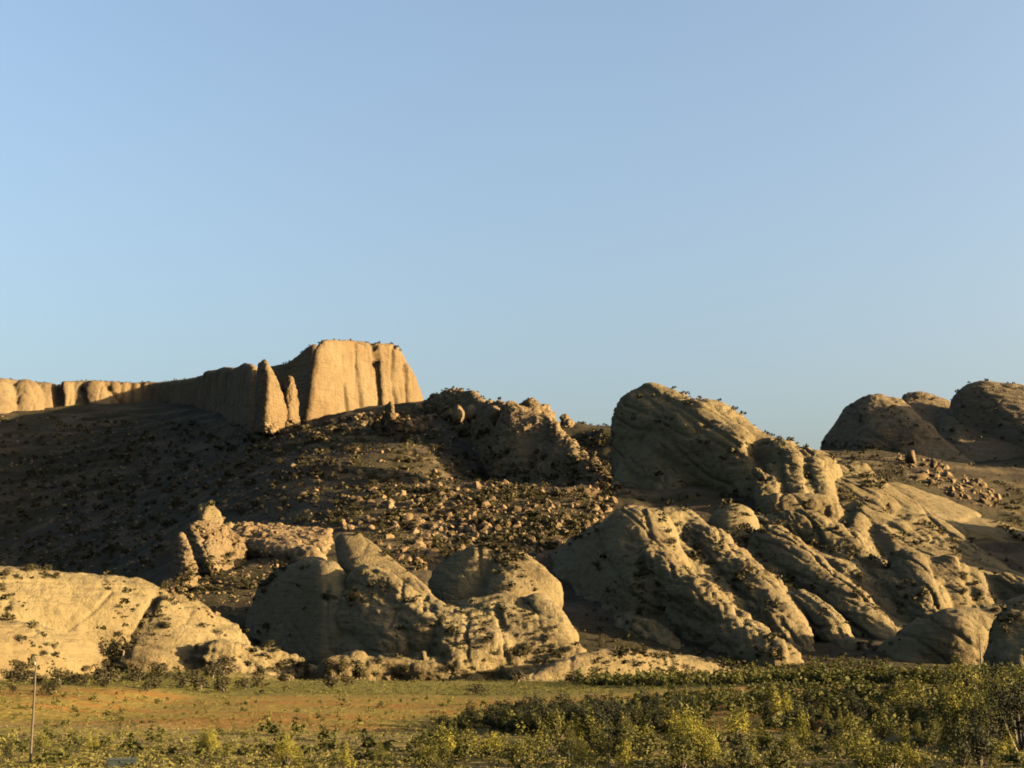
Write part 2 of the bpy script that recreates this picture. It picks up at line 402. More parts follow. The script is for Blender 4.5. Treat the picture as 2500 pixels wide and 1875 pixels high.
    if cracks:
        ax, ay = project(v)
        wob = 3.0 * noise3(v * 0.12, 5)
        for pts, wd, dp in cracks:
            best = np.full(nv, 1e9)
            for (x0, y0), (x1, y1) in zip(pts[:-1], pts[1:]):
                dx, dy = x1 - x0, y1 - y0; t = np.clip(((ax - x0) * dx + (ay - y0) * dy) / (dx * dx + dy * dy), 0, 1)
                best = np.minimum(best, np.hypot(ax - x0 - t * dx, ay - y0 - t * dy))
            d -= (dp if dp > 3 else dp * 0.55) * np.exp(-((best + wob) / wd) ** 2) * (n[:, 1] < 0.2)
    v = v + n * d[:, None]
    nf = len(m2.polygons); f = np.empty(nf * 4, np.int32); m2.loops.foreach_get('vertex_index', f); f = f.reshape(-1, 4)
    if cut:
        lv = base_level(v[:, 0], v[:, 1]) - 5.0
        keep = (v[:, 2] > lv)[f].any(1); f = f[keep]
        used = np.unique(f); rem = np.full(nv, -1); rem[used] = np.arange(len(used)); v = v[used]; f = rem[f]
    view = v - np.array([0, 0, EYE]); view /= np.linalg.norm(view, axis=1)[:, None]
    n2 = n if len(n) == len(v) else n[used]
    keep = ((n2 * view).sum(1) < 0.45)[f].any(1); f = f[keep]
    used = np.unique(f); rem = np.full(len(v), -1); rem[used] = np.arange(len(used)); v = v[used]; f = rem[f]
    bpy.data.meshes.remove(m2)
    me = mesh_np(name, v, f); o = link(name, me, mat)
    tag(o, label, cat, group)
    TERRAIN.append((o, v, f))
    return o

def fin(*pts): return [[a, b] for a, b in zip(pts[:-1], pts[1:])]
# --- the long rim cliff far left, running back round the bay
cols = [(-420,922,60,1690),(-300,924,60,1730),(-190,924,50,1770),(-90,923,50,1810),(-10,923,46,1840),(60,927,44,1868),(108,931,30,1890),(135,936,16,1905),(160,931,16,1885),(192,930,24,1905),(232,928,36,1905),(276,931,20,1925),
        (304,932,13,1930),(331,932,13,1935),(358,930,13,1938),(392,931,18,1930),(432,929,16,1885),(475,921,18,1800),(512,906,15,1700),(548,896,12,1570),(576,899,11,1490),(600,884,9,1430),(618,892,9,1390)]
hulls = [[(a, t + r, r, Y), (a, 1035 + (a > 500) * 10, r * 1.2, Y - 15)] for a, t, r, Y in cols]
hulls += [[(a1, t1 + 11, 9, Y1 + 2), (a2, t2 + 11, 9, Y2 + 2), (a1, 1035, 16, Y1 - 12), (a2, 1035, 16, Y2 - 12), (a1, t1 + 14, 11, Y1 + 50), (a2, t2 + 14, 11, Y2 + 50)] for (a1, t1, r1, Y1), (a2, t2, r2, Y2) in zip(cols[:-1], cols[1:])]
rock('rim_cliff', hulls, M_MESA, 1.9, amp=1.0, freq=0.5, knob=0.8, bed=0.4, flute=1.5, net=0.8, smooth=1, cracks=[([(143,930),(150,1005)], 6, 9), ([(200,950),(210,1000)], 5, 6), ([(255,935),(300,990)], 4, 4)],
     label='long golden cliff wall along the skyline at the far left, its lower half in shadow', cat='cliff')
# --- mesa butte
hulls = [
 [(792,841,11,1256),(776,866,12,1250),(866,840,10,1290),(752,1032,14,1236),(870,1036,14,1280)],
 [(870,846,9,1292),(898,850,9,1304),(872,1036,13,1282),(925,1036,11,1304)],
 [(900,860,9,1305),(930,862,9,1315),(922,1035,11,1304),(940,1032,10,1309)],
 [(924,849,9,1312),(948,848,9,1320),(936,1032,10,1306),(957,1032,10,1314)],
 [(950,850,11,1324),(970,864,11,1330),(962,1028,10,1316),(985,1028,10,1326)],
 [(983,890,12,1336),(1003,918,12,1346),(1021,962,12,1352),(992,1020,12,1330),(1026,1015,12,1348)],
 [(705,898,11,1350),(768,852,12,1335),(690,1032,16,1338),(770,1032,14,1300)],
 [(652,906,11,1385),(705,897,11,1355),(645,1036,14,1365),(705,1036,14,1340)],
 [(806,842,12,1340),(960,852,12,1360),(1000,930,20,1372),(790,1000,40,1340),(1000,1010,40,1370)],
]
rock('mesa_butte', hulls, M_MESA, 1.3, amp=0.8, freq=0.7, knob=0.6, bed=0.45, flute=0.3, net=0.8, smooth=1, seed=3,
     cracks=[([(868,838),(875,930),(888,1010)],4,3.2),([(904,828),(910,850),(918,885)],8,3.4),([(918,885),(930,1000)],4,3.5),([(962,845),(958,910),(966,1000)],4,3.2),([(990,880),(996,1000)],4,3.2),([(842,940),(850,1005)],4,3.1)],
     label='big golden flat-topped butte, the tallest rock on the skyline', cat='butte')
rock('rock_pinnacle', [[(634,892,6,1220),(646,884,7,1208),(628,960,7,1236),(630,1050,10,1240),(656,915,7,1200),(652,1050,12,1190),(674,940,8,1204),(690,985,8,1216),(698,1045,10,1222)]], M_MESA, 0.7, amp=0.7, freq=1.4, knob=1.2, flute=0.6, bed=0.9, net=1.4, smooth=1, seed=5,
     label='leaning pointed buttress just left of the big butte, dark on its left side', cat='rock pinnacle')
rock('rock_pinnacle', [[(698,930,8,1236),(710,926,8,1234),(690,968,9,1240),(716,975,9,1236),(688,1040,12,1236),(724,1035,12,1232),(704,1040,12,1218)]], M_MESA, 0.7, amp=0.8, freq=1.4, knob=1.3, bed=0.9, net=1.2, smooth=1, seed=6,
     label='short knobby tower between the pointed buttress and the big butte', cat='rock pinnacle')
# --- outcrop on the slope below the butte
rock('rock_pinnacle', [[(945,992,4,1104),(955,986,5,1102),(934,1040,8,1108),(968,1040,7,1098),(938,1085,12,1106),(970,1085,12,1094)]], M_MESA, 0.6, amp=0.7, freq=1.5, knob=1.1, bed=0.8, net=1.2, smooth=1, seed=7,
     label='pointed sunlit rock standing on the slope below the right end of the butte', cat='rock pinnacle')
rock('rock_block', [[(974,1030,8,1094),(996,1027,8,1094),(1010,1050,8,1098),(968,1075,12,1090),(1006,1080,12,1092)]], M_MESA, 0.6, amp=0.7, freq=1.5, knob=1.1, bed=0.8, net=1.2, smooth=1, seed=9,
     label='squat sunlit block beside the pointed rock below the butte', cat='rock outcrop')
rock('rock_block', [[(904,1034,7,1118),(934,1020,7,1114),(894,1075,12,1118),(938,1080,12,1108)]], M_MESA, 0.6, amp=0.7, freq=1.5, knob=1.1, bed=0.8, net=1.2, smooth=1, seed=10,
     label='shaded block left of the pointed rock below the butte', cat='rock outcrop')
# --- ragged ridge right of the mesa
hulls = [
 [(1058,985,16,1210),(1098,966,14,1200),(1150,970,15,1150),(1182,1000,16,1110),(1120,1045,30,1160)],
 [(1180,998,15,1097),(1236,998,13,1013),(1150,1055,22,1085),(1190,1115,20,1020)],
 [(1240,992,12,992),(1300,1008,12,995),(1336,1028,11,972),(1186,1110,18,1023),(1222,1182,22,948),(1300,1192,22,922)],
 [(1336,1028,11,972),(1376,1074,11,940),(1300,1192,22,922),(1400,1198,18,878)],
 [(1376,1074,11,940),(1426,1118,11,905),(1340,1194,20,902),(1402,1198,18,876)],
 [(1426,1118,11,905),(1496,1174,8,856),(1402,1198,18,876),(1470,1194,12,854)],
 [(1266,1035,11,996),(1272,1188,18,932)],[(1318,1058,11,964),(1330,1192,18,902)],[(1364,1098,10,934),(1376,1194,15,882)],
 [(1352,1046,13,950),(1366,1080,15,935)],[(1394,1094,13,918),(1404,1130,16,898)],[(1440,1138,13,886),(1430,1180,13,872)],
 [(1292,998,22,1105),(1322,1010,18,1105),(1345,1060,30,1075)],
 [(1378,1020,12,1075),(1392,1038,14,1073),(1392,1080,18,1045)],
 [(1100,1010,12,1140),(1130,1000,12,1135),(1110,1040,16,1130)],
]
rock('ragged_ridge', hulls, M_MESA, 0.95, amp=1.1, freq=1.5, knob=2.0, bed=0.5, flute=1.0, net=1.6, smooth=1, seed=8,
     label='ragged rock ridge in the middle, shaded face with a sunlit right crest', cat='rock ridge')
# --- big dome centre right
hulls = [
 [(1588,1040,100,847),(1600,1160,112,834),(1710,1110,138,810),(1835,1165,108,772)],
 [(1835,1150,92,775),(1905,1152,74,762),(1880,1230,80,745)],
 [(1905,1156,72,762),(1985,1170,70,752),(1960,1240,60,735)],
 [(1550,1200,60,814),(1640,1230,60,777),(1600,1120,80,822)],
]
rock('great_dome', hulls, M_DOME, 0.95, amp=1.2, freq=0.8, knob=0.8, bed=0.4, net=0.9, groove=0.7, smooth=3, seed=11,
     cracks=[([(1620,960),(1720,1030),(1800,1085)],5,2.5),([(1650,1000),(1730,1070),(1820,1120)],5,2),([(1610,1010),(1560,1080),(1530,1150)],6,2),([(1690,965),(1800,1025),(1880,1080)],5,2.2),([(1845,1085),(1862,1130)],22,9),([(1610,1050),(1625,1120),(1620,1200)],7,2.5)],
     label='great rounded dome on the skyline right of the saddle, dark below and lit on top', cat='rock dome')
hulls = [[(1860,1195,24,716),(1875,1240,34,706),(1890,1190,20,714)],[(1910,1110,24,751),(1935,1130,34,741),(1950,1220,40,714),(1915,1210,30,716)],[(1985,1130,34,751),(2010,1230,40,716),(1990,1180,40,728)],[(1900,1245,44,698),(2010,1260,44,698)],
         [(1845,1150,14,731),(1866,1170,16,724)],[(1880,1140,14,741),(1890,1180,18,721)]]
rock('buttress', hulls, M_DOME, 0.8, amp=0.9, knob=1.2, net=1.2, smooth=2, seed=12, cracks=[([(1900,1100),(1915,1200)],6,2.5),([(1965,1120),(1975,1200)],6,2.5)],
     label='bright knobby buttress against the lower right foot of the great dome', cat='rock outcrop')
crest = [(1990,1150,50,780),(2090,1178,48,768),(2200,1268,56,735),(2300,1345,60,700),(2420,1425,60,662),(2580,1510,60,625)]
foot = [(1950,1255,46,722),(2060,1330,60,688),(2180,1420,60,652),(2300,1480,60,622),(2420,1540,60,600),(2560,1590,60,580)]
hulls = [[crest[i], crest[i + 1], foot[i], foot[i + 1]] for i in range(5)] + fin(*[(x, y + 10, r + 6, Y - 3) for x, y, r, Y in crest]) + [[(2070,1270,52,725),(2110,1215,40,745)],[(2190,1330,56,690),(2240,1300,50,710)]]
rock('slickrock_apron', hulls, M_DOME, 0.95, amp=1.2, knob=0.5, bed=0.6, net=0.8, groove=0.5, smooth=4, seed=13, cracks=[([(2040,1215),(2075,1235),(2060,1270)],16,4),([(2130,1290),(2170,1350),(2200,1400)],18,4)],
     label='long smooth slickrock slope running down to the right from the great dome', cat='rock slope')
rock('slickrock_slab', [[(2190,1195,18,812),(2380,1265,18,790),(2300,1310,40,735),(2150,1215,20,790)],[(2380,1290,30,780),(2560,1370,60,740),(2330,1330,40,725)]], M_DOME, 0.95, amp=0.8, knob=0.4, bed=0.9, net=0.9, seed=14,
     label='smooth tan slab below the rubble at the right, above the long slope', cat='rock slab')
# --- far right domes
hulls = [[(2180,1010,42,1070),(2120,1010,46,1080),(2150,1100,60,1050),(2240,1090,50,1050)],[(2140,1028,68,1075),(2085,1010,26,1085),(2070,1110,70,1075),(2150,1140,100,1045),(2230,1110,80,1035)],[(2150,1030,60,1070),(2250,1120,70,1040),(2360,1200,70,1000),(2230,1180,70,1010)]]
rock('rear_dome', hulls, M_FAR, 1.4, amp=1.2, freq=0.7, knob=0.9, bed=0.5, net=1.0, smooth=2, seed=21, label='dark blunt dome behind the saddle on the right, in shadow', cat='rock dome')
hulls = [[(2220,984,22,1190),(2262,984,24,1190),(2315,1010,26,1180),(2200,1080,60,1130)],[(2235,990,28,1190),(2300,1010,30,1180),(2250,1080,60,1170),(2360,1100,60,1140)],[(2330,1060,60,1150),(2480,1180,90,1070),(2360,1200,80,1040)]]
rock('rear_dome', hulls, M_FAR, 1.5, amp=1.2, freq=0.7, knob=0.9, bed=0.5, net=1.0, smooth=2, seed=22, label='low shadowed hump between the two domes at the far right', cat='rock dome')
hulls = [[(2405,1015,88,1140),(2540,1030,84,1120),(2390,1120,110,1130),(2540,1150,120,1080)],[(2520,1040,84,1120),(2760,1130,120,1080)]]
rock('rear_dome', hulls, M_FAR, 1.5, amp=1.1, freq=0.7, knob=0.7, bed=0.6, net=1.0, smooth=2, seed=23, label='smooth dome at the right edge of the skyline with a lit top', cat='rock dome')
rock('outer_shade_dome', [[(2860,1020,170,1010),(3100,1000,190,980),(2840,1150,180,1000),(3100,1200,200,950)]], M_FAR, 2.4, amp=1.3, seed=53, label='unseen higher domes added beyond the right edge to shade the far domes', cat='rock dome')  # out of view, added to throw shade on the rear domes
# --- right front dome complex
hulls = [[(1560,1332,102,588),(1462,1450,150,634),(1420,1530,140,630),(1600,1480,100,540)],[(1430,1545,130,604),(1570,1600,86,514)]]
rock('front_dome', hulls, M_DOME, 0.62, amp=1.0, knob=0.6, bed=0.4, net=0.8, groove=0.55, smooth=4, seed=31, cracks=[([(1420,1330),(1410,1420),(1430,1520)],6,1.3),([(1570,1240),(1590,1310)],6,2),([(1500,1420),(1520,1520),(1510,1600)],6,1.4)],
     label='broad dark-faced dome in the centre right with a smooth lit shoulder', cat='rock dome')
hulls = [[(1632,1305,70,622),(1600,1400,80,606)],[(1650,1290,60,630),(1745,1350,55,605)],[(1740,1350,55,605),(1790,1400,45,590)]]
rock('rock_lobe', hulls, M_DOME, 0.7, amp=0.95, knob=0.9, bed=0.5, net=1.0, groove=0.7, smooth=3, seed=32, cracks=[([(1690,1300),(1740,1330)],5,1.5),([(1610,1240),(1625,1300)],6,2)],
     label='cracked sandstone lobe behind the broad front dome, below the great dome', cat='rock outcrop')
rock('rock_lobe', [[(1788,1292,64,632),(1795,1380,70,622)],[(1755,1295,36,645),(1720,1350,30,630)]], M_DOME, 0.7, amp=0.6, knob=0.3, bed=0.5, net=0.4, seed=33,
     label='smooth round sandstone lobe below the bright buttress', cat='rock outcrop')
hulls = fin((1590,1385,60,548),(1680,1460,62,520),(1790,1555,60,494),(1895,1632,52,476)) + [[(1680,1500,54,520),(1760,1620,64,500)]]
hulls += fin((1580,1560,52,508),(1650,1620,48,495),(1690,1680,40,488))
hulls += fin((1770,1400,68,582),(1850,1470,70,552),(1910,1560,70,522),(1970,1655,60,500)) + [[(1700,1410,56,592),(1780,1420,56,580)]]
hulls += fin((1800,1380,40,590),(1860,1440,44,560),(1900,1500,40,540))
hulls += fin((1945,1480,40,540),(2010,1520,42,528),(2090,1615,42,508))
hulls += fin((1880,1345,68,615),(1970,1420,72,588),(2070,1500,66,562),(2150,1580,56,540),(2200,1655,52,522))
hulls += fin((1850,1320,62,648),(1960,1320,74,645),(2060,1360,62,635),(2125,1400,40,622))
hulls += fin((2150,1425,42,604),(2235,1490,38,577),(2290,1535,34,562))
# the body the fins stand out from
hulls += [[(1590,1400,50,565),(1770,1420,55,594),(1885,1640,45,492),(1960,1650,45,514)],
          [(1770,1420,55,596),(1880,1360,55,626),(1960,1650,45,514),(2150,1620,45,552)],
          [(1880,1360,55,628),(2125,1400,40,636),(2150,1610,45,554),(2250,1500,40,588)],
          [(2125,1400,40,636),(2400,1450,50,616),(2190,1640,40,545),(2420,1600,50,565)],
          [(1560,1420,50,566),(1490,1640,50,525),(1700,1660,45,498),(1885,1660,40,492)],
          [(1640,1330,60,628),(1850,1330,60,652),(1600,1420,60,575),(1780,1420,60,598)]]
rock('sandstone_fins', hulls, M_DOME, 0.7, amp=1.0, knob=1.25, bed=0.4, net=0.9, groove=1.0, smooth=3, seed=41, label='mass of steep parallel sandstone fins at the right with bright crests and dark clefts', cat='rock fins')
hulls = [[(2225,1398,62,612),(2260,1480,60,580)],[(2310,1420,64,610),(2330,1490,50,585)],[(2375,1440,58,610),(2390,1490,50,590)],[(2450,1450,58,605),(2560,1500,70,590)],[(2225,1400,55,614),(2400,1440,50,616)],[(2240,1480,50,590),(2420,1500,50,595)]]
rock('rock_outcrop', hulls, M_DOME, 0.7, amp=0.95, knob=0.9, bed=0.5, net=0.8, groove=0.8, smooth=3, seed=48, cracks=[([(2275,1370),(2300,1440)],6,2),([(2345,1370),(2370,1450)],6,2)],
     label='blocky lit outcrop of rounded ribs at the right, above the dark gully', cat='rock outcrop')
hulls = [[(2220,1640,84,500),(2330,1600,90,490),(2280,1570,60,505)],[(2330,1590,90,495),(2460,1560,80,500)],[(2400,1520,50,520),(2560,1500,60,520)],[(2150,1670,60,500),(2250,1660,70,490)]]
rock('low_dome', hulls, M_DOME, 0.65, amp=0.9, knob=0.8, bed=0.5, net=1.0, seed=49, label='low shaded dome at the lower right behind the brush', cat='rock dome')
rock('bright_boulder', [[(2490,1545,66,422),(2450,1560,40,425),(2470,1620,60,412)],[(2520,1520,60,430),(2640,1560,100,420),(2500,1640,60,405)]], M_DOME, 0.5, amp=0.8, knob=1.0, bed=0.5, net=1.1, smooth=2, seed=51,
     label='bright sunlit dome at the right edge just above the bushes', cat='rock dome')
rock('outer_shade_dome', [[(2990,1440,200,640),(3150,1360,240,700)],[(2820,1600,110,560),(2990,1540,180,600)]], M_DOME, 1.6, amp=1.0, seed=52, label='unseen sandstone domes added lower down beyond the right edge to cast shade', cat='rock dome')  # unseen, added so that their shadow falls on the lower right rocks
# --- small middle dome
hulls = [[(1185,1398,70,478),(1130,1440,82,484),(1150,1500,90,470)],[(1250,1400,68,476),(1300,1465,70,466),(1240,1490,80,458)]]
rock('middle_dome', hulls, M_DOME, 0.42, amp=0.8, knob=0.7, bed=0.4, net=0.8, smooth=4, seed=61, cracks=[([(1170,1335),(1172,1380),(1178,1450)],5,1.2)],
     label='small beehive dome in the middle with a dark vertical crease', cat='rock dome')
hulls = [[(1075,1512,34,416),(1100,1560,40,406),(1120,1650,50,398),(1200,1600,60,404),(1170,1515,50,424)],[(1340,1570,54,414),(1410,1640,34,405),(1250,1650,50,402),(1200,1540,60,420)],[(1200,1540,70,420),(1340,1570,54,414),(1400,1605,34,410)],[(1120,1560,64,412),(1200,1590,60,408)],[(1310,1500,46,425),(1370,1570,46,418)],[(1130,1500,40,425),(1240,1500,50,428),(1320,1520,40,424)]]
rock('dome_skirt', hulls, M_DOME, 0.42, amp=0.75, knob=1.0, bed=0.8, net=0.9, smooth=4, seed=62, cracks=[([(1210,1480),(1235,1560),(1240,1600)],6,2)],
     label='rough sunlit skirt of rock below the small beehive dome', cat='rock outcrop')
# --- left centre dome
hulls = [[(655,1560,60,486),(705,1478,84,482),(765,1418,56,464),(800,1422,46,446),(818,1500,46,434),(820,1610,50,426),(690,1640,60,462)],[(690,1412,28,476),(760,1392,26,462),(808,1398,26,448),(740,1440,50,466)]]
rock('left_dome', hulls, M_DOME, 0.42, amp=0.75, knob=0.45, bed=0.4, net=0.5, smooth=4, seed=163, cracks=[([(712,1430),(690,1520),(705,1590)],5,0.7),([(800,1430),(795,1500),(805,1590)],7,1.0)],
     label='steep dark-faced dome left of centre with a thin lit rim on top', cat='rock dome')
hulls = fin((900,1430,58,442),(975,1490,64,428),(1045,1560,56,410)) + [[(874,1480,44,434),(868,1600,50,424),(960,1590,66,412),(940,1480,60,432)]] + fin((1000,1450,40,440),(1060,1500,44,428),(1090,1560,40,412)) + [[(900,1640,60,422),(1050,1640,50,406),(960,1560,60,426)]]
rock('lobed_dome', hulls, M_DOME, 0.42, amp=0.75, knob=0.8, bed=0.9, net=0.7, groove=0.6, smooth=4, seed=64, cracks=[([(985,1420),(975,1480),(950,1530)],5,1.4),([(1040,1450),(1035,1490)],5,1.2)],
     label='lobed dome beside the dark-faced one, bright cracked right half', cat='rock dome')
rock('leaning_slab', [[(846,1328,30,466),(870,1322,24,466),(905,1380,38,456),(985,1450,44,446),(880,1400,40,450)]], M_DOME, 0.45, amp=0.5, knob=0.5, net=0.6, seed=65, label='smooth slab leaning on top of the lobed dome, rounded upper end', cat='rock slab')
# --- pillar group
rock('rock_pillar', [[(440,1308,7,541),(448,1310,6,541),(432,1336,9,543),(458,1340,10,536),(429,1385,10,545),(468,1385,11,532),(431,1428,11,544),(468,1426,13,529),(450,1432,12,526)]], M_MESA, 0.34, amp=0.5, freq=1.6, knob=1.0, bed=0.9, net=0.6, smooth=1, seed=71, label='pale free-standing pillar above the left front slabs', cat='rock pillar')
rock('ledge_block', [[(470,1288,7,568),(502,1278,7,572),(548,1290,8,579),(466,1395,12,562),(562,1390,14,564),(520,1395,12,550)],[(540,1288,10,584),(585,1318,12,580),(552,1385,14,566),(590,1370,14,575),(560,1298,10,584)]], M_MESA, 0.4, amp=0.7, freq=1.5, knob=1.2, bed=1.2, net=0.8, smooth=1, seed=72, label='blocky golden ledge just right of the pale pillar', cat='rock outcrop')
rock('perched_boulder', [[(490,1240,11,578),(511,1237,10,578),(536,1268,9,578),(497,1272,13,574),(530,1284,10,576),(505,1285,11,578)]], M_DOME, 0.34, amp=0.35, freq=1.5, knob=0.8, net=0.4, smooth=1, seed=73, label='pale boulder perched on top of the golden ledge', cat='boulder')
rock('small_block', [[(410,1420,7,528),(430,1418,7,528),(412,1436,8,524),(430,1436,8,524)]], M_MESA, 0.3, amp=0.25, knob=0.6, smooth=1, seed=74, label='small orange block at the foot of the pale pillar', cat='boulder')
rock('rock_ledge', [[(556,1290,10,606),(680,1288,10,614),(800,1298,10,602),(570,1330,18,592),(790,1340,18,585)],[(600,1340,22,592),(760,1375,30,560),(700,1340,30,590)]], M_RUBBLE, 0.6, amp=0.9, freq=1.3, knob=1.6, bed=0.8, net=1.0, smooth=1, seed=75, label='rubbly yellow ledge between the golden block and the leaning slab', cat='rock ledge')
# --- left front slabs
hulls = [[(-300,1640,260,366,0.5),(40,1632,216,386,0.5),(285,1632,212,405,0.5)],[(-200,1700,200,340,0.5),(270,1690,130,410,0.5)]]
rock('front_slab', hulls, M_DOME, 0.5, amp=0.8, knob=0.7, bed=1.4, net=0.9, smooth=4, seed=81, cracks=[([(270,1450),(220,1500),(165,1540)],4,1.2),([(205,1470),(170,1510)],3.5,0.8),([(0,1550),(60,1525)],3,0.6),([(380,1460),(335,1560),(300,1660)],9,4)],
     label='wide pale slickrock slab at the far left above the brush', cat='rock slab')
hulls = [[(395,1578,138,412,0.6),(345,1690,96,386,0.6),(505,1625,110,418,0.6),(480,1690,90,394,0.6)]]
rock('front_slab', hulls, M_DOME, 0.46, amp=0.85, knob=0.9, bed=1.5, net=1.0, smooth=3, seed=82, cracks=[([(380,1475),(470,1482)],3,0.9),([(470,1490),(450,1525)],3,0.8)],
     label='rounded slickrock slab right of the dark diagonal cleft at left', cat='rock slab')
hulls = [[(540,1640,84,390,0.6),(610,1655,84,394,0.6)],[(610,1655,84,394,0.6),(700,1668,74,398,0.6)],[(700,1668,72,398,0.6),(775,1670,44,402,0.6)],[(560,1690,50,372,0.6),(700,1690,50,378,0.6)]]
rock('front_slab', hulls, M_DOME, 0.46, amp=0.9, knob=1.4, bed=1.0, net=1.1, smooth=4, seed=83, label='low broken slickrock ledge tapering right towards the dark-faced dome', cat='rock slab')
rock('boulder_slab', [[(-30,1400,18,450),(20,1398,14,450),(52,1412,12,448),(-20,1425,14,444),(50,1428,12,444)]], M_DOME, 0.42, amp=0.4, knob=0.6, bed=1.3, seed=84, label='flat boulder at the left edge on top of the wide slab', cat='boulder')
# --- low front dome
hulls = [[(1270,1691,40,366,0.7),(1400,1676,66,380,0.7),(1510,1665,82,392,0.7),(1610,1673,78,398,0.7)],[(1600,1673,76,398,0.7),(1730,1683,66,404,0.7)],[(1720,1683,64,404,0.7),(1815,1689,44,406,0.7),(1885,1691,28,406,0.7)],[(1400,1696,40,362,0.7),(1720,1696,36,376,0.7)]]
rock('low_slab', hulls, M_DOME, 0.44, amp=0.55, knob=0.7, bed=1.0, net=1.0, smooth=4, seed=91, cracks=[([(1620,1610),(1650,1660),(1670,1690)],5,1.2)],
     label='low pale whaleback rock in front of the big dark dome, brush at its foot', cat='rock slab')
rock('low_ledge', [[(820,1650,40,392),(870,1632,38,395)],[(860,1640,36,395),(940,1640,32,395)],[(930,1635,32,395),(1070,1632,26,398)],[(1000,1640,34,396),(1080,1650,28,394)]], M_DOME, 0.42, amp=0.6, knob=1.1, net=1.0, seed=92,
     label='pale ledge at the foot of the lobed dome among dark bushes', cat='rock ledge')
rock('low_ledge', [[(560,1690,30,352),(680,1682,34,354)]], M_DOME, 0.42, amp=0.5, knob=1.0, net=1.0, seed=93,
     label='small rock hump in the brush in front of the low broken ledge', cat='rock ledge')
# ------------------------------------------------------------------ ray casting on everything built so far
def to_arrays(o):
    me = o.data; v = np.empty(len(me.vertices) * 3, np.float32); me.vertices.foreach_get('co', v)
    f = np.empty(len(me.loops), np.int32); me.loops.foreach_get('vertex_index', f)
    return v.reshape(-1, 3), f.reshape(-1, 4)
vs, fs, owner, off = [], [], [], 0
for o in [t[0] for t in TERRAIN] + [hillside, ground]:
    v, f = to_arrays(o); vs.append(v); fs.append(f + off); owner += [o.name] * len(f); off += len(v)
V = np.concatenate(vs); Fc = np.concatenate(fs)
BVH = BVHTree.FromPolygons(V.tolist(), Fc.tolist(), all_triangles=False)
CAM = Vector((0, 0, EYE))
def hit(px, py):
    d = ray(px, py).normalized()
    loc, n, i, dist = BVH.ray_cast(CAM, d, 5000)
    if loc is None: return None
    return loc, n, owner[i]
def drop(x, y, top=400):
    loc, n, i, dist = BVH.ray_cast(Vector((x, y, top)), Vector((0, 0, -1)), 2000)
    return (loc, n, owner[i]) if loc is not None else (Vector((x, y, 0)), Vector((0, 0, 1)), 'ground')
def inside(px, py, poly):
    r = False; j = len(poly) - 1
    for i in range(len(poly)):
        xi, yi = poly[i]; xj, yj = poly[j]
        if (yi > py) != (yj > py) and px < (xj - xi) * (py - yi) / (yj - yi) + xi: r = not r
        j = i
    return r
def sample(poly, n):
    xs = [p[0] for p in poly]; ys = [p[1] for p in poly]; out = []
    while len(out) < n:
        x = random.uniform(min(xs), max(xs)); y = random.uniform(min(ys), max(ys))
        if inside(x, y, poly): out.append((x, y))
    return out

# ------------------------------------------------------------------ plant and stone shapes
def leaf_cloud(centres, radii, n, size, rg, flat=0.0):
    """leaf-sized quads over the outside of a set of clumps; returns verts, faces"""
    c = np.asarray(centres, float); r = np.asarray(radii, float)
    w_ = (r[:, 0] * r[:, 2]); k = rg.choice(len(c), n, p=w_ / w_.sum())
    u = rg.normal(size=(n, 3)); u /= np.linalg.norm(u, axis=1)[:, None]
    rad = rg.uniform(0.45, 1.0, n) ** 0.6
    p = c[k] + u * r[k] * rad[:, None]
    nrm = u * 0.8 + rg.normal(size=(n, 3)) * 0.45 + np.array([0, 0, 0.25]); nrm /= np.linalg.norm(nrm, axis=1)[:, None]
    a = np.cross(nrm, rg.normal(size=(n, 3))); a /= np.linalg.norm(a, axis=1)[:, None]; b = np.cross(nrm, a)
    s = size * rg.uniform(0.6, 1.4, (n, 1)); s2 = s * rg.uniform(0.45, 0.9, (n, 1))
    v = np.stack([p - a * s, p + b * s2, p + a * s, p - b * s2], 1).reshape(-1, 3)
    f = np.arange(4 * n).reshape(-1, 4)
    return v, f
def stem_tubes(segs, sides=5):
    vs, fs, o = [], [], 0
    for (p0, r0, p1, r1) in segs:
        p0 = np.array(p0, float); p1 = np.array(p1, float); d = p1 - p0; d /= np.linalg.norm(d) + 1e-9
        a = np.cross(d, [0.3, 0.9, 0.1]); a /= np.linalg.norm(a); b = np.cross(d, a)
        for p, r in ((p0, r0), (p1, r1)):
            for i in range(sides):
                t = 2 * math.pi * i / sides; vs.append(p + (a * math.cos(t) + b * math.sin(t)) * r)
        for i in range(sides):
            j = (i + 1) % sides; fs.append([o + i, o + j, o + sides + j, o + sides + i])
        o += 2 * sides
    return np.array(vs), np.array(fs)
def juniper_proto(k, n, size):
    """unit height juniper: rounded uneven crown near the ground, short forked trunk"""
    rg = np.random.default_rng(200 + k); m = rg.integers(6, 10)
    ang = rg.uniform(0, 6.28, m); rr = rg.uniform(0.1, 0.36, m)
    c = np.stack([np.cos(ang) * rr, np.sin(ang) * rr, rg.uniform(0.2, 0.66, m)], 1)
    r = np.stack([rg.uniform(0.17, 0.30, m)] * 3, 1) * np.array([1, 1, 0.95])
    v, f = leaf_cloud(c, r, n, size, rg)
    v[:, 2] = np.maximum(v[:, 2], 0.02)
    segs = [((0, 0, -0.12), 0.055, (0.02, 0.01, 0.22), 0.04)] + [((0.02, 0.01, 0.2), 0.035, tuple(q), 0.012) for q in c[:4]]
    tv, tf = stem_tubes(segs)
    return mesh_np('juniper_crown', v, f, False), mesh_np('juniper_trunk', tv, tf)
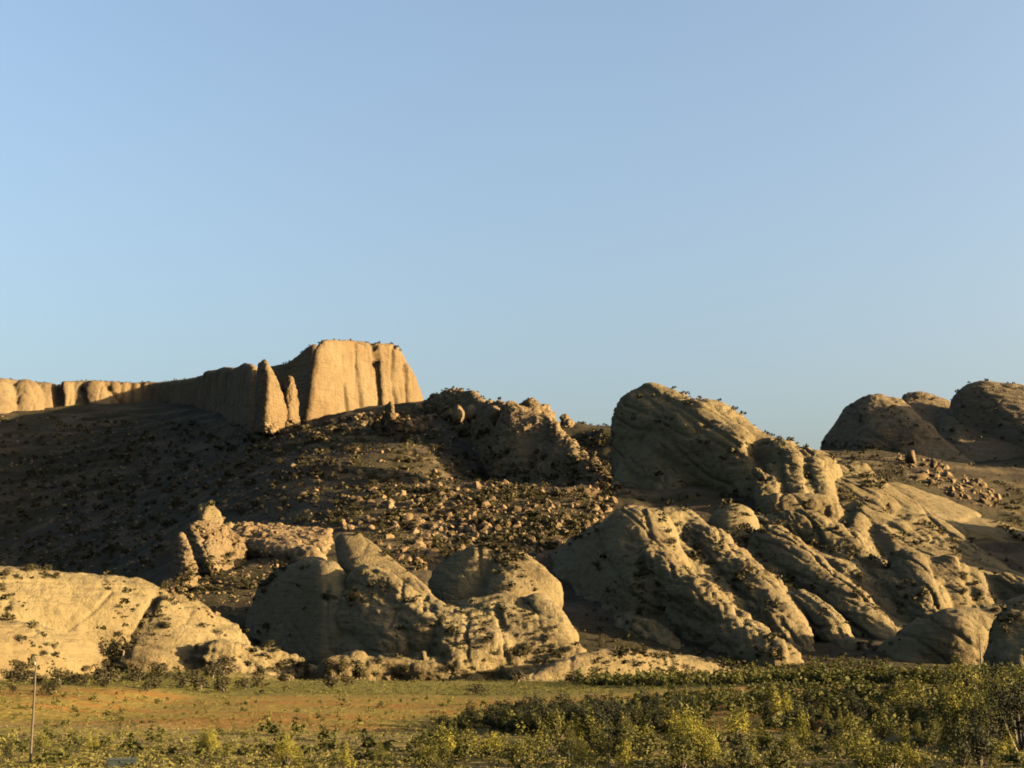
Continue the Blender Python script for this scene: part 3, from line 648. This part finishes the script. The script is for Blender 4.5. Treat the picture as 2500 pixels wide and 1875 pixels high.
def shrub_proto(k, n, size, spread, pointed):
    """unit height shrub of upright sprays"""
    rg = np.random.default_rng(300 + k); m = rg.integers(9, 16)
    ang = rg.uniform(0, 6.28, m); rr = rg.uniform(0.0, spread, m)
    h = rg.uniform(0.35, 0.55, m) * (1 - 0.45 * rr / (spread + 1e-6)) + rg.uniform(-0.05, 0.05, m); h[0] = 0.55
    c = np.stack([np.cos(ang) * rr, np.sin(ang) * rr, h], 1)
    r = np.stack([rg.uniform(0.10, 0.19, m) * (0.8 if pointed else 1.1), rg.uniform(0.10, 0.19, m) * (0.8 if pointed else 1.1), h * (0.8 if pointed else 0.6)], 1)
    v, f = leaf_cloud(c, r, n, size, rg)
    v[:, 2] = np.maximum(v[:, 2], 0.01)
    segs = [((0, 0, -0.08), 0.02, (q[0] * 0.8, q[1] * 0.8, q[2] * 0.9), 0.006) for q in c]
    tv, tf = stem_tubes(segs, 4)
    return mesh_np('shrub_foliage', v, f, False), mesh_np('shrub_stems', tv, tf)
def stone_proto(k, pts=26):
    rg = np.random.default_rng(400 + k)
    bm = bmesh.new()
    for q in rg.normal(size=(pts, 3)):
        q = q / np.linalg.norm(q) * rg.uniform(0.75, 1.0) * np.array([0.5, 0.45, 0.42]); bm.verts.new(q)
    bmesh.ops.convex_hull(bm, input=bm.verts)
    bmesh.ops.triangulate(bm, faces=bm.faces)
    me = bpy.data.meshes.new('stone'); bm.to_mesh(me); bm.free(); return me
JUN = [juniper_proto(k, 340, 0.05) for k in range(7)]
JUN_FAR = [juniper_proto(20 + k, 20, 0.19) for k in range(5)]
SHR = [shrub_proto(k, 1000, 0.023, 0.34, k % 2 == 0) for k in range(8)]
SHR_BIG = [shrub_proto(40 + k, 3600, 0.0125, 0.42, k % 2 == 0) for k in range(4)]
STONES = [stone_proto(k) for k in range(8)]
for k, me in enumerate(STONES): me.materials.append(M_RUBBLE_DARK if k % 2 else M_RUBBLE)
for c_, t_ in JUN + JUN_FAR: c_.materials.append(M_JUN); t_.materials.append(M_BARK)
for c_, t_ in SHR + SHR_BIG: t_.materials.append(M_BARK)
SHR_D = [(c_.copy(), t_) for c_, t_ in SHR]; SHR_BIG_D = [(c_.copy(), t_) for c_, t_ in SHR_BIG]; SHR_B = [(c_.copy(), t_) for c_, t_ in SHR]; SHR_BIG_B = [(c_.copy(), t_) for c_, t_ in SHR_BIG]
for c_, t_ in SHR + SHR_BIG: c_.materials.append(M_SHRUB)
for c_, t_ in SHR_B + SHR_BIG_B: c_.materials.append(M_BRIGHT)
for c_, t_ in SHR_D + SHR_BIG_D: c_.materials.append(M_SHADE_LEAF)

def merged(name, items, mat, label, cat, mesh_arrays):
    """many small things too numerous to place singly, as one object of real geometry"""
    vs, fs, o = [], [], 0
    for (loc, rz, sx, sz, k) in items:
        v, f = mesh_arrays[k]; c, s_ = math.cos(rz), math.sin(rz)
        q = np.stack([(v[:, 0] * c - v[:, 1] * s_) * sx, (v[:, 0] * s_ + v[:, 1] * c) * sx, v[:, 2] * sz], 1) + np.array(loc)
        vs.append(q); fs.append(f + o); o += len(v)
    ob = link(name, mesh_np(name, np.concatenate(vs), np.concatenate(fs), False), mat)
    return tag(ob, label, cat, kind='stuff')
def arr(me):
    v = np.empty(len(me.vertices) * 3, np.float32); me.vertices.foreach_get('co', v)
    n = me.polygons[0].loop_total
    f = np.empty(len(me.loops), np.int32); me.loops.foreach_get('vertex_index', f)
    return v.reshape(-1, 3).astype(float), f.reshape(-1, n)

def plant(name, proto, loc, h, rz, w, label, cat, group=None, foliage='crown', wood='trunk', parts=True):
    if not parts:
        o = link(name, proto[0]); o.location = loc; o.rotation_euler = (0, 0, rz); o.scale = (h * w, h * w, h)
        return tag(o, label, cat, group)
    e = empty(name, loc, rz); e.scale = (h * w, h * w, h); tag(e, label, cat, group)
    link(foliage, proto[0], parent=e); link(wood, proto[1], parent=e)
    return e

# ------------------------------------------------------------------ stones on the slopes
T_ALL = [(0,1010),(640,1045),(1050,1000),(1250,1060),(1500,1200),(1300,1340),(1000,1400),(820,1290),(480,1240),(360,1400),(0,1420)]
T_LIT = [(850,1180),(1150,1165),(1520,1175),(1500,1240),(1420,1330),(1310,1370),(1020,1380),(960,1300)]
T_RIGHT = [(2190,1105),(2260,1120),(2420,1190),(2450,1240),(2380,1235),(2250,1180),(2190,1160)]
T_BASE = [(560,1040),(760,1025),(1040,990),(1200,1010),(1180,1060),(900,1050),(640,1075)]
T_HOLLOW = [(400,1440),(480,1380),(640,1360),(720,1370),(620,1480),(540,1520)]
T_LEDGE = [(470,1270),(600,1255),(800,1275),(800,1320),(560,1330),(480,1310)]
stones = []
def put_stones(poly, n, lo, hi, key, power=3.0):
    for px, py in sample(poly, n):
        h = hit(px, py)
        if h is None or (key in ('slope', 'patch', 'right') and h[2] != 'hillside'): continue
        sz = lo + (hi - lo) * random.random() ** power
        stones.append((sz / h[0].y * F, h[0], sz, key))
put_stones(T_ALL, 4200, 0.9, 7.0, 'slope', 5.0)
put_stones(T_LIT, 2300, 0.7, 8.0, 'patch', 7.0)
put_stones(T_RIGHT, 330, 1.0, 10.0, 'right', 4.5)
put_stones(T_BASE, 420, 1.5, 11.0, 'foot', 4.0)
put_stones(T_HOLLOW, 220, 0.5, 3.0, 'hollow', 2.5)
put_stones(T_LEDGE, 160, 0.8, 3.0, 'ledge', 2.0)
BL = {'slope': ('stone lying on the long shadowed slope under the butte and cliff', 'stones on the shadowed slope'),
      'patch': ('angular boulder in the sunlit rubble patch in the middle of the slope', 'boulders in the sunlit rubble patch'),
      'right': ('boulder in the sunlit rubble field at the right, below the dark far domes', 'boulders in the right rubble field'),
      'foot': ('boulder fallen at the foot of the big butte and the ragged ridge', 'boulders at the foot of the butte'),
      'hollow': ('stone lying in the shaded hollow below the yellow ledge', 'stones in the hollow below the ledge'),
      'ledge': ('pale block lying on the yellow ledge beside the pillar', 'blocks on the yellow ledge')}
stones.sort(key=lambda t: -t[0])
def where(loc):
    a, b = project(np.array([loc[:]], float)); return float(a[0]), float(b[0])
def patch_place(loc):
    px, py = where(loc)
    if py < 1212: return 'along its upper edge under the ragged ridge'
    if px > 1290: return 'beside the broad front dome'
    if px > 1110: return 'above the beehive dome'
    return 'at its left end above the lobed dome'
for spx, loc, sz, key in stones[:300]:
    o = link('boulder', random.choice(STONES)); o.location = loc - Vector((0, 0, sz * 0.03))
    o.rotation_euler = (random.uniform(-.4, .4), random.uniform(-.4, .4), random.uniform(0, 6.28))
    o.scale = (sz * random.uniform(.8, 1.2), sz * random.uniform(.8, 1.2), sz * random.uniform(.75, 1.3))
    big = 'large' if spx > 13 else 'small'
    lab = '%s angular boulder in the sunlit rubble patch, %s' % (big, patch_place(loc)) if key == 'patch' else BL[key][0]
    tag(o, lab, 'boulder', BL[key][1])
SA = [arr(stone_proto(30 + k, 11)) for k in range(8)]
merged('rubble', [(tuple(l), random.uniform(0, 6.28), s_, s_ * random.uniform(.7, 1.2), random.randrange(8)) for _, l, s_, _k in stones[300:]],
       M_RUBBLE, 'small stones strewn over the slopes', 'rubble', SA)
# named boulders the photograph picks out
def boulder(px, py, w_, h_, label, sink=0.25, mat=None):
    hh = hit(px, py + h_ * 0.45)
    if hh is None: return
    Y = hh[0].y; sx, sz = w_ * pxm(Y), h_ * pxm(Y)
    rg = np.random.default_rng(int(px * 7 + py)); v = SPH.copy()
    nn = rg.normal(size=(15, 3)); nn /= np.linalg.norm(nn, axis=1)[:, None]
    d = np.minimum(1.25, (rg.uniform(0.62, 1.0, 15)[None] / np.maximum(v @ nn.T, 0.05)).min(1))
    d = d * (1 + 0.10 * fbm(v * 2.5 + px, 3, 11))
    v = v * d[:, None] * np.array([sx / 2, (sx + sz) / 4, sz / 2])
    _b = bmesh.new(); bmesh.ops.create_icosphere(_b, subdivisions=3, radius=1.0)
    f = np.array([[q.index for q in fc.verts] for fc in _b.faces]); _b.free()
    o = link('boulder', mesh_np('boulder', v, f), mat or M_MESA); o.location = hh[0] + Vector((0, 0, sz * 0.42))
    return tag(o, label, 'boulder')
boulder(1148, 1010, 34, 44, 'pair of tall golden rocks catching sun left of the ragged ridge, right-hand one')
boulder(1118, 1012, 34, 46, 'pair of tall golden rocks catching sun left of the ragged ridge, left-hand one')
boulder(1030, 1045, 20, 22, 'single small lit rock on the dark slope right of the pointed rock')
boulder(1165, 1058, 14, 22, 'small lit rock high on the shaded face side of the ragged ridge')
boulder(1210, 1010, 36, 50, 'big golden rock on the left shoulder of the ragged ridge')
boulder(2225, 1118, 28, 34, 'tallest bright rock of the rubble field under the far right dome')
boulder(2280, 1132, 20, 26, 'bright upright rock right of the tallest one in the far rubble field')
boulder(1490, 1805, 84, 26, 'flat-topped orange ledge rock among the foreground bushes', mat=M_RUBBLE)
boulder(2195, 1812, 70, 34, 'pale low rock among the dark bushes at lower right', mat=M_DOME)
boulder(1035, 1600, 14, 22, 'little pointed rock on the ledge in front of the lobed dome', mat=M_DOME)

# ------------------------------------------------------------------ junipers
jun = []
def clump(p): return float(fbm(np.array([[p.x, p.y, p.z]]) * 0.07, 3, 88)[0])
def put_jun(poly, n, lo, hi, key, slope=0.0):
    for px, py in sample(poly, n):
        h = hit(px, py)
        if h is None or h[1].z < slope or h[2] == 'ground' and key in ('rock', 'slope'): continue
        if clump(h[0]) < (0.05 if key == 'rock' else -0.12): continue
        sz = lo + (hi - lo) * random.random() ** 3.0; jun.append([sz / h[0].y * F, h[0], sz, key, h[0].y])
put_jun([(2000,1080),(2190,1100),(2230,1190),(2130,1190),(2040,1130)], 320, 1.2, 3.6, 'slope')
put_jun([(2420,1180),(2500,1160),(2500,1330),(2420,1280)], 200, 1.2, 3.6, 'slope')
put_jun([(1380,1060),(1500,1050),(1500,1190),(1440,1130)], 160, 1.5, 4.0, 'slope')
put_jun([(1520,1200),(1830,1210),(1800,1250),(1560,1230)], 90, 1.2, 3.6, 'slope')
put_jun(T_LIT, 1500, 1.2, 4.0, 'slope')
put_jun([(1380,1570),(1960,1600),(2200,1600),(2150,1655),(1400,1650)], 160, 0.8, 2.4, 'slope')
put_jun(T_ALL, 4600, 1.1, 7.0, 'slope')
put_jun([(1240,1190),(1500,1050),(1500,1230),(1300,1320)], 260, 1.4, 4.0, 'slope')
put_jun([(560,1060),(1050,1000),(1200,1060),(1000,1110),(640,1100)], 420, 1.5, 4.5, 'slope')
put_jun([(1480,940),(1700,960),(2000,1090),(2260,1260),(2500,1390),(2500,1500),(2400,1620),(1950,1640),(1420,1600),(1330,1400),(1450,1240),(1700,1220),(1500,1150)], 2300, 0.9, 4.2, 'rock', 0.30)
put_jun([(1000,1440),(1250,1330),(1400,1600),(1100,1600),(700,1480),(740,1370),(1000,1400)], 420, 0.6, 2.8, 'rock', 0.3)
put_jun([(0,1420),(330,1420),(560,1520),(700,1580),(700,1640),(0,1640)], 480, 0.5, 2.4, 'rock', 0.2)
put_jun([(390,1440),(480,1370),(640,1350),(720,1370),(640,1480),(560,1510)], 420, 0.7, 3.4, 'slope')
put_jun([(2000,970),(2200,960),(2500,930),(2500,1180),(2300,1200),(2000,1090)], 160, 1.8, 4.0, 'slope', 0.3)
# along the skyline tops
for (x0, y0), (x1, y1), n in (((0,928),(460,928),34), ((690,876),(900,832),16), ((900,834),(980,850),8), ((1050,962),(1230,975),20), ((1400,1052),(1490,1056),16), ((1640,945),(1990,1092),24), ((2000,1090),(2500,935),16)):
    for i in range(n):
        t = random.random(); px = x0 + (x1 - x0) * t; py = y0 + (y1 - y0) * t - 40
        for q in range(45):
            h = hit(px, py + q * 2)
            if h: break
        if h:
            sz = random.uniform(1.0, 3.2); jun.append([sz / h[0].y * F, h[0], sz, 'sky', h[0].y])
# the belt of junipers at the foot of the left and middle rocks
belt = [((0,1650),(320,1668),32,2.0,5.0),((340,1668),(700,1660),50,1.6,4.0),((690,1640),(1260,1650),60,1.6,4.2),((560,1620),(700,1600),14,1.5,3.6),((1040,1600),(1420,1600),16,1.6,3.6),((480,1530),(700,1560),18,1.5,3.4),((250,1560),(330,1670),18,2.0,4.0),((1390,1610),(1620,1620),8,1.2,3.0)]
for (x0, y0), (x1, y1), n, lo, hi in belt:
    for i in range(n):
        t = random.random(); h = hit(x0 + (x1 - x0) * t + random.gauss(0, 14), y0 + (y1 - y0) * t + random.gauss(0, 16))
        if h: sz = lo * 0.6 + (hi - lo * 0.6) * random.random() ** 2.0; jun.append([sz / h[0].y * F, h[0], sz, 'belt', h[0].y])
for px, py, hpx in ((1272,1605,38),(1232,1600,30),(265,1668,60),(545,1655,52),(300,1600,66),(1265,1665,40),(1400,1668,40),(1455,1672,34),(880,1640,46),(30,1668,52),(62,1670,44),(175,1668,40),(1625,1612,30),(1520,1598,20)):
    h = hit(px, py)
    if h: jun.append([hpx * 1.0, h[0], hpx * pxm(h[0].y), 'belt', h[0].y])
jun = [q for q in jun if q[3] == 'belt' or q[0] < 24]
jun.sort(key=lambda t: -t[0])
JL = {'slope': ('dark juniper on the shadowed slope below the cliffs', 'junipers on the slope'),
      'rock': ('small dark juniper growing on the bare sandstone domes and fins', 'junipers on the bare rock'),
      'sky': ('tiny juniper on the skyline on top of the cliffs and domes', 'junipers along the skyline'),
      'belt': ('round olive juniper at the foot of the left and middle domes', 'junipers at the foot of the domes')}
def belt_place(loc):
    px, py = where(loc)
    for lim, s_ in ((340, 'at the foot of the wide left slab'), (560, 'at the foot of the rounded slab by the cleft'), (790, 'under the low broken ledge'),
                    (1080, 'in front of the lobed dome'), (1290, 'under the skirt of the beehive dome')):
        if px < lim: return s_
    return 'round the low whaleback rock'
for i, (spx, loc, sz, key, Y) in enumerate(jun[:300]):
    near = key == 'belt' or spx > 15
    lab = '%s olive juniper %s' % ('large round' if spx > 30 else 'small round', belt_place(loc)) if key == 'belt' else JL[key][0]
    plant('juniper', random.choice(JUN if near else JUN_FAR), loc - Vector((0, 0, sz * 0.04)), sz, random.uniform(0, 6.28), random.uniform(1.0, 1.45), lab, 'juniper', JL[key][1], parts=near)
JA = [arr(c_) for c_, t_ in JUN_FAR]
merged('distant_junipers', [(tuple(l), random.uniform(0, 6.28), s_ * random.uniform(1.0, 1.5), s_, random.randrange(5)) for _, l, s_, _k, _y in jun[300:]],
       M_JUN, 'many small dark junipers and bushes scattered over the slopes and rocks', 'junipers', JA)

# ------------------------------------------------------------------ foreground brush
shr = []
def put_shrub(poly, n, lo, hi, key, bright=0.2, power=1.0):
    for px, py in sample(poly, n):
        h = hit(px, py)
        if h is None or h[2] not in ('ground', 'hillside'): continue
        sz = lo + (hi - lo) * random.random() ** power; shr.append([sz / h[0].y * F, h[0], sz, key, random.random() < bright])
put_shrub([(1280,1762),(1500,1725),(1750,1690),(1950,1672),(2500,1664),(2500,1700),(1900,1725),(1600,1765)], 520, 0.7, 2.4, 'far', 0.10, 2.0)
put_shrub([(1380,1640),(1900,1650),(2150,1655),(2500,1650),(2500,1668),(1900,1674),(1420,1680)], 700, 1.4, 3.4, 'far', 0.05, 1.3)
put_shrub([(1330,1590),(1420,1600),(1960,1610),(2180,1615),(2180,1650),(1900,1652),(1400,1650)], 420, 1.0, 2.6, 'far', 0.03, 1.4)
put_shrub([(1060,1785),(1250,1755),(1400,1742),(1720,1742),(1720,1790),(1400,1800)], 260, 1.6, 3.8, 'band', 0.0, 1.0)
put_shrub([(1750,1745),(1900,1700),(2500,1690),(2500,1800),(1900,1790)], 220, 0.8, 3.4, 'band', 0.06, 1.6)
put_shrub([(1230,1775),(1600,1765),(1900,1725),(2500,1705),(2500,1885),(1000,1890),(1050,1830)], 330, 0.5, 4.2, 'thicket', 0.28, 2.6)
put_shrub([(2150,1700),(2500,1670),(2500,1820),(2250,1820)], 60, 3.0, 6.0, 'thicket', 0.2, 1.0)
put_shrub([(2500,1690),(2850,1690),(2850,1880),(2500,1880)], 110, 1.0, 4.0, 'far', 0.2, 1.8)
put_shrub([(-350,1690),(0,1690),(0,1880),(-350,1880)], 40, 0.5, 1.8, 'left', 0.2, 1.8)
put_shrub([(0,1800),(500,1790),(1100,1790),(1150,1885),(0,1885)], 120, 0.5, 2.2, 'left', 0.35, 2.2)
put_shrub([(0,1690),(700,1690),(1150,1700),(1150,1760),(0,1790)], 160, 0.3, 1.2, 'flat', 0.08, 2.0)
shr.sort(key=lambda t: -t[0])
SL = {'far': ('olive shrub in the dense brush belt at the far right of the flat', 'shrubs in the far brush belt'),
      'thicket': ('upright yellow-olive shrub in the foreground thicket at lower right', 'shrubs in the lower right thicket'),
      'band': ('shrub in the band of leaves coloured dark as shade, across the right of the flat', 'shrubs in the dark band'),
      'left': ('low yellow-green shrub in the sparse brush at lower left', 'shrubs in the lower left brush'),
      'flat': ('small dark shrub on the open orange flat', 'shrubs on the orange flat')}
def brush_place(loc):
    px, py = where(loc)
    s_ = 'at the bottom edge' if py > 1830 else 'in the middle rows' if py > 1770 else 'along the back'
    return s_ + (', left part' if px < 1600 else ', middle part' if px < 2050 else ', right part')
for spx, loc, sz, key, br in shr[:285]:
    tone = 'bright yellow-green' if br else 'olive'
    tall = 'tall' if spx > 75 else 'low'
    lab = '%s %s shrub %s of the right thicket' % (tall, tone, brush_place(loc)) if key == 'thicket' else SL[key][0]
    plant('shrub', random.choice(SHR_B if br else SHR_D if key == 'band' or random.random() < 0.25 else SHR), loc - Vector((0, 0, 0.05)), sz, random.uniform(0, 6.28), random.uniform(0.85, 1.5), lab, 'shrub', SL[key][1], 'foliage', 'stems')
if len(shr) > 285:
    SF = [arr(shrub_proto(80 + k, 72, 0.092, 0.36, k % 2 == 0)[0]) for k in range(4)]
    merged('far_shrubs', [(tuple(l), random.uniform(0, 6.28), s_ * 1.25, s_, random.randrange(4)) for _, l, s_, _k, _b in shr[285:]], M_SHRUB, 'low shrubs scattered over the flat and the brush belt', 'shrubs', SF)
# single big bushes the photograph picks out
for px, py, hpx, wd, br, lab in (
    (1655,1880,165,1.15,True,'tallest yellow-green bush in the foreground right of centre'),
    (1730,1880,130,1.0,True,'leafy yellow-green bush against the right side of the tallest one'),
    (1395,1850,92,0.8,False,'upright olive bush left of the tallest foreground bush'),
    (1420,1880,90,0.9,True,'bright bush at the bottom edge just left of the fence post'),
    (2450,1760,115,1.2,True,'big round yellow-green bush under the bright dome at the right edge'),
    (2160,1800,85,0.9,False,'pointed bush behind the pale low rock at lower right'),
    (2235,1810,62,0.8,False,'narrow pointed bush right of the pale low rock'),
    (2375,1800,110,0.6,False,'tall thin bush in the dark thicket near the right edge'),
    (2040,1790,75,0.9,False,'twin-topped bush left of the pointed bush'),
    (700,1870,95,1.1,True,'bright yellow bush at the bottom edge left of centre'),
    (500,1850,95,1.0,True,'spreading yellow-green bush in the lower left with a dark hollow'),
    (225,1835,62,0.9,True,'loose pale green bush right of the utility pole'),
    (1050,1868,70,1.0,False,'olive bush at the bottom edge in the middle'),
    (930,1868,70,0.9,False,'sparse bush with bare gaps left of the middle'),
    (2445,1800,195,1.0,False,'tall dark bush rising at the right edge above the thicket'),
    (2492,1840,240,1.0,False,'tallest dark bush at the lower right corner'),
    (2395,1850,130,0.9,False,'broad dark bush left of the lower right corner'),
    (2330,1720,60,1.2,False,'brownish bush at the foot of the far right pole')):
    h = hit(px, min(py, 1872))
    if h is None: continue
    Y = h[0].y; sz = hpx * pxm(Y)
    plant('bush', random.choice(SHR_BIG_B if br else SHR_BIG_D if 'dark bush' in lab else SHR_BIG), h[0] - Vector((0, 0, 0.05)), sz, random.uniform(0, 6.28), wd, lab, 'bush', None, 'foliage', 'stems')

# low ground cover: sage, straw grass and weeds over the flat
def cover(name, n, x0, x1, y0, y1, hmin, hmax, mat, label, cat, keep, seed):
    rg = np.random.default_rng(seed); items = []
    u = rg.uniform(0, 1, n); yv = 1 / (1 / y0 + u * (1 / y1 - 1 / y0)); xv = rg.uniform(-0.42, 0.42, n) * yv
    nz = fbm(np.stack([xv * 0.05, yv * 0.08, xv * 0], 1), 3, seed)
    zz = ground_z(xv, yv)
    for x, y, z, q in zip(xv, yv, zz, nz):
        if not keep(x, y, q): continue
        h = rg.uniform(hmin, hmax); items.append(((x, y, z - 0.03), rg.uniform(0, 6.28), h * rg.uniform(1.2, 2.2), h, rg.integers(0, 5)))
    protos = []
    for k in range(5):
        r2 = np.random.default_rng(seed + k)
        m = 4; c = np.stack([r2.uniform(-.25, .25, m), r2.uniform(-.25, .25, m), r2.uniform(.3, .5, m)], 1)
        v, f = leaf_cloud(c, np.full((m, 3), 0.3), 14, 0.118, r2); v[:, 2] = np.maximum(v[:, 2], 0); protos.append((v, f))
    return merged(name, items, mat, label, cat, protos)
def bare(x, y, q): return 160 + 24 * q * 0.6 < y < 238 and q > -0.22
cover('sagebrush', 8500, -1, 1, 98, 330, 0.25, 0.8, M_SAGE, 'low grey-tan sagebrush over the flat', 'sagebrush', lambda x, y, q: (not bare(x, y, q)) or random.random() < 0.35, 501)
cover('weeds', 8500, -1, 1, 98, 330, 0.2, 0.6, M_SHRUB, 'low green weeds over the flat', 'weeds', lambda x, y, q: (q < 0.05 and not bare(x, y, q)) or (x > 0 and y > 190) or random.random() < 0.16, 533)
cover('green_strip', 3000, -1, 1, 235, 330, 0.4, 0.9, M_SHRUB, 'strip of olive brush along the far edge of the flat', 'brush', lambda x, y, q: True, 561)

# ------------------------------------------------------------------ poles, post and box
def pole(px_top, py_top, Y, r, label, name='utility_pole'):
    top = P(px_top, py_top, Y); z0 = float(ground_z(np.array([top.x]), np.array([Y]))[0])
    e = empty(name, (top.x, Y, z0)); tag(e, label, 'pole')
    H = top.z - z0; segs = []
    n = 9
    for i in range(n):
        a, b_ = i / n, (i + 1) / n
        segs.append(((0.02 * math.sin(a * 3), 0, a * H - (0.6 if i == 0 else 0)), r * (1.15 - 0.35 * a), (0.02 * math.sin(b_ * 3), 0, b_ * H), r * (1.15 - 0.35 * b_)))
    v, f = stem_tubes(segs, 10); link('shaft', mesh_np('shaft', v, f), M_POLE, e)
    v, f = stem_tubes([((0.0, 0, H), r * 0.85, (0.0, 0, H + 0.05), r * 0.3)], 10); link('cap', mesh_np('cap', v, f), M_POLE, e)
    if H > 5:
        v, f = stem_tubes([((0, -r, H - 0.35), 0.035, (0, -r - 0.12, H - 0.3), 0.035), ((0, -r - 0.12, H - 0.32), 0.06, (0, -r - 0.12, H - 0.12), 0.045)], 8)
        link('insulator', mesh_np('insulator', v, f), plain_material('insulator_glass', (0.12, 0.1, 0.08), 0.3), e)
    return e
pole(88, 1612, 115, 0.085, 'tall bare wooden utility pole on the flat at the far left')
pole(2391, 1550, 250, 0.13, 'weathered pole in the shade at the far right above the bushes')
pole(1487, 1836, 108, 0.05, 'thin pale fence post at the bottom edge right of centre', 'fence_post')


# low teal box among the weeds at the bottom edge
bx, by = -28.9, 108.6
bz = float(ground_z(np.array([bx]), np.array([by]))[0])
M_TEAL = plain_material('teal_paint', (0.003, 0.010, 0.010), 0.6); M_LID = plain_material('faded_metal', (0.014, 0.018, 0.015), 0.6)
e = empty('metal_box', (bx, by, bz), R(12)); tag(e, 'low dark teal metal box with a dull lid at the bottom edge, lower left', 'box')
def box_part(name, x0, x1, y0, y1, z0, z1, mat, bev=0.04):
    b = bmesh.new(); bmesh.ops.create_cube(b, size=1)
    for v in b.verts: v.co = Vector(((x0 + x1) / 2 + v.co.x * (x1 - x0), (y0 + y1) / 2 + v.co.y * (y1 - y0), (z0 + z1) / 2 + v.co.z * (z1 - z0)))
    bmesh.ops.bevel(b, geom=b.edges[:], offset=bev, segments=2, affect='EDGES')
    m = bpy.data.meshes.new(name); b.to_mesh(m); b.free(); return link(name, m, mat, e)
box_part('body', -1.05, 1.05, -0.5, 0.5, 0.12, 0.68, M_TEAL)
box_part('lid', -1.1, 1.1, -0.55, 0.55, 0.683, 0.76, M_LID, 0.025)
for sx in (-0.85, 0.85): box_part('skid', sx - 0.08, sx + 0.08, -0.5, 0.5, -0.1, 0.118, M_POLE, 0.02)
box_part('latch', -0.09, 0.09, -0.575, -0.503, 0.5, 0.64, M_LID, 0.01)
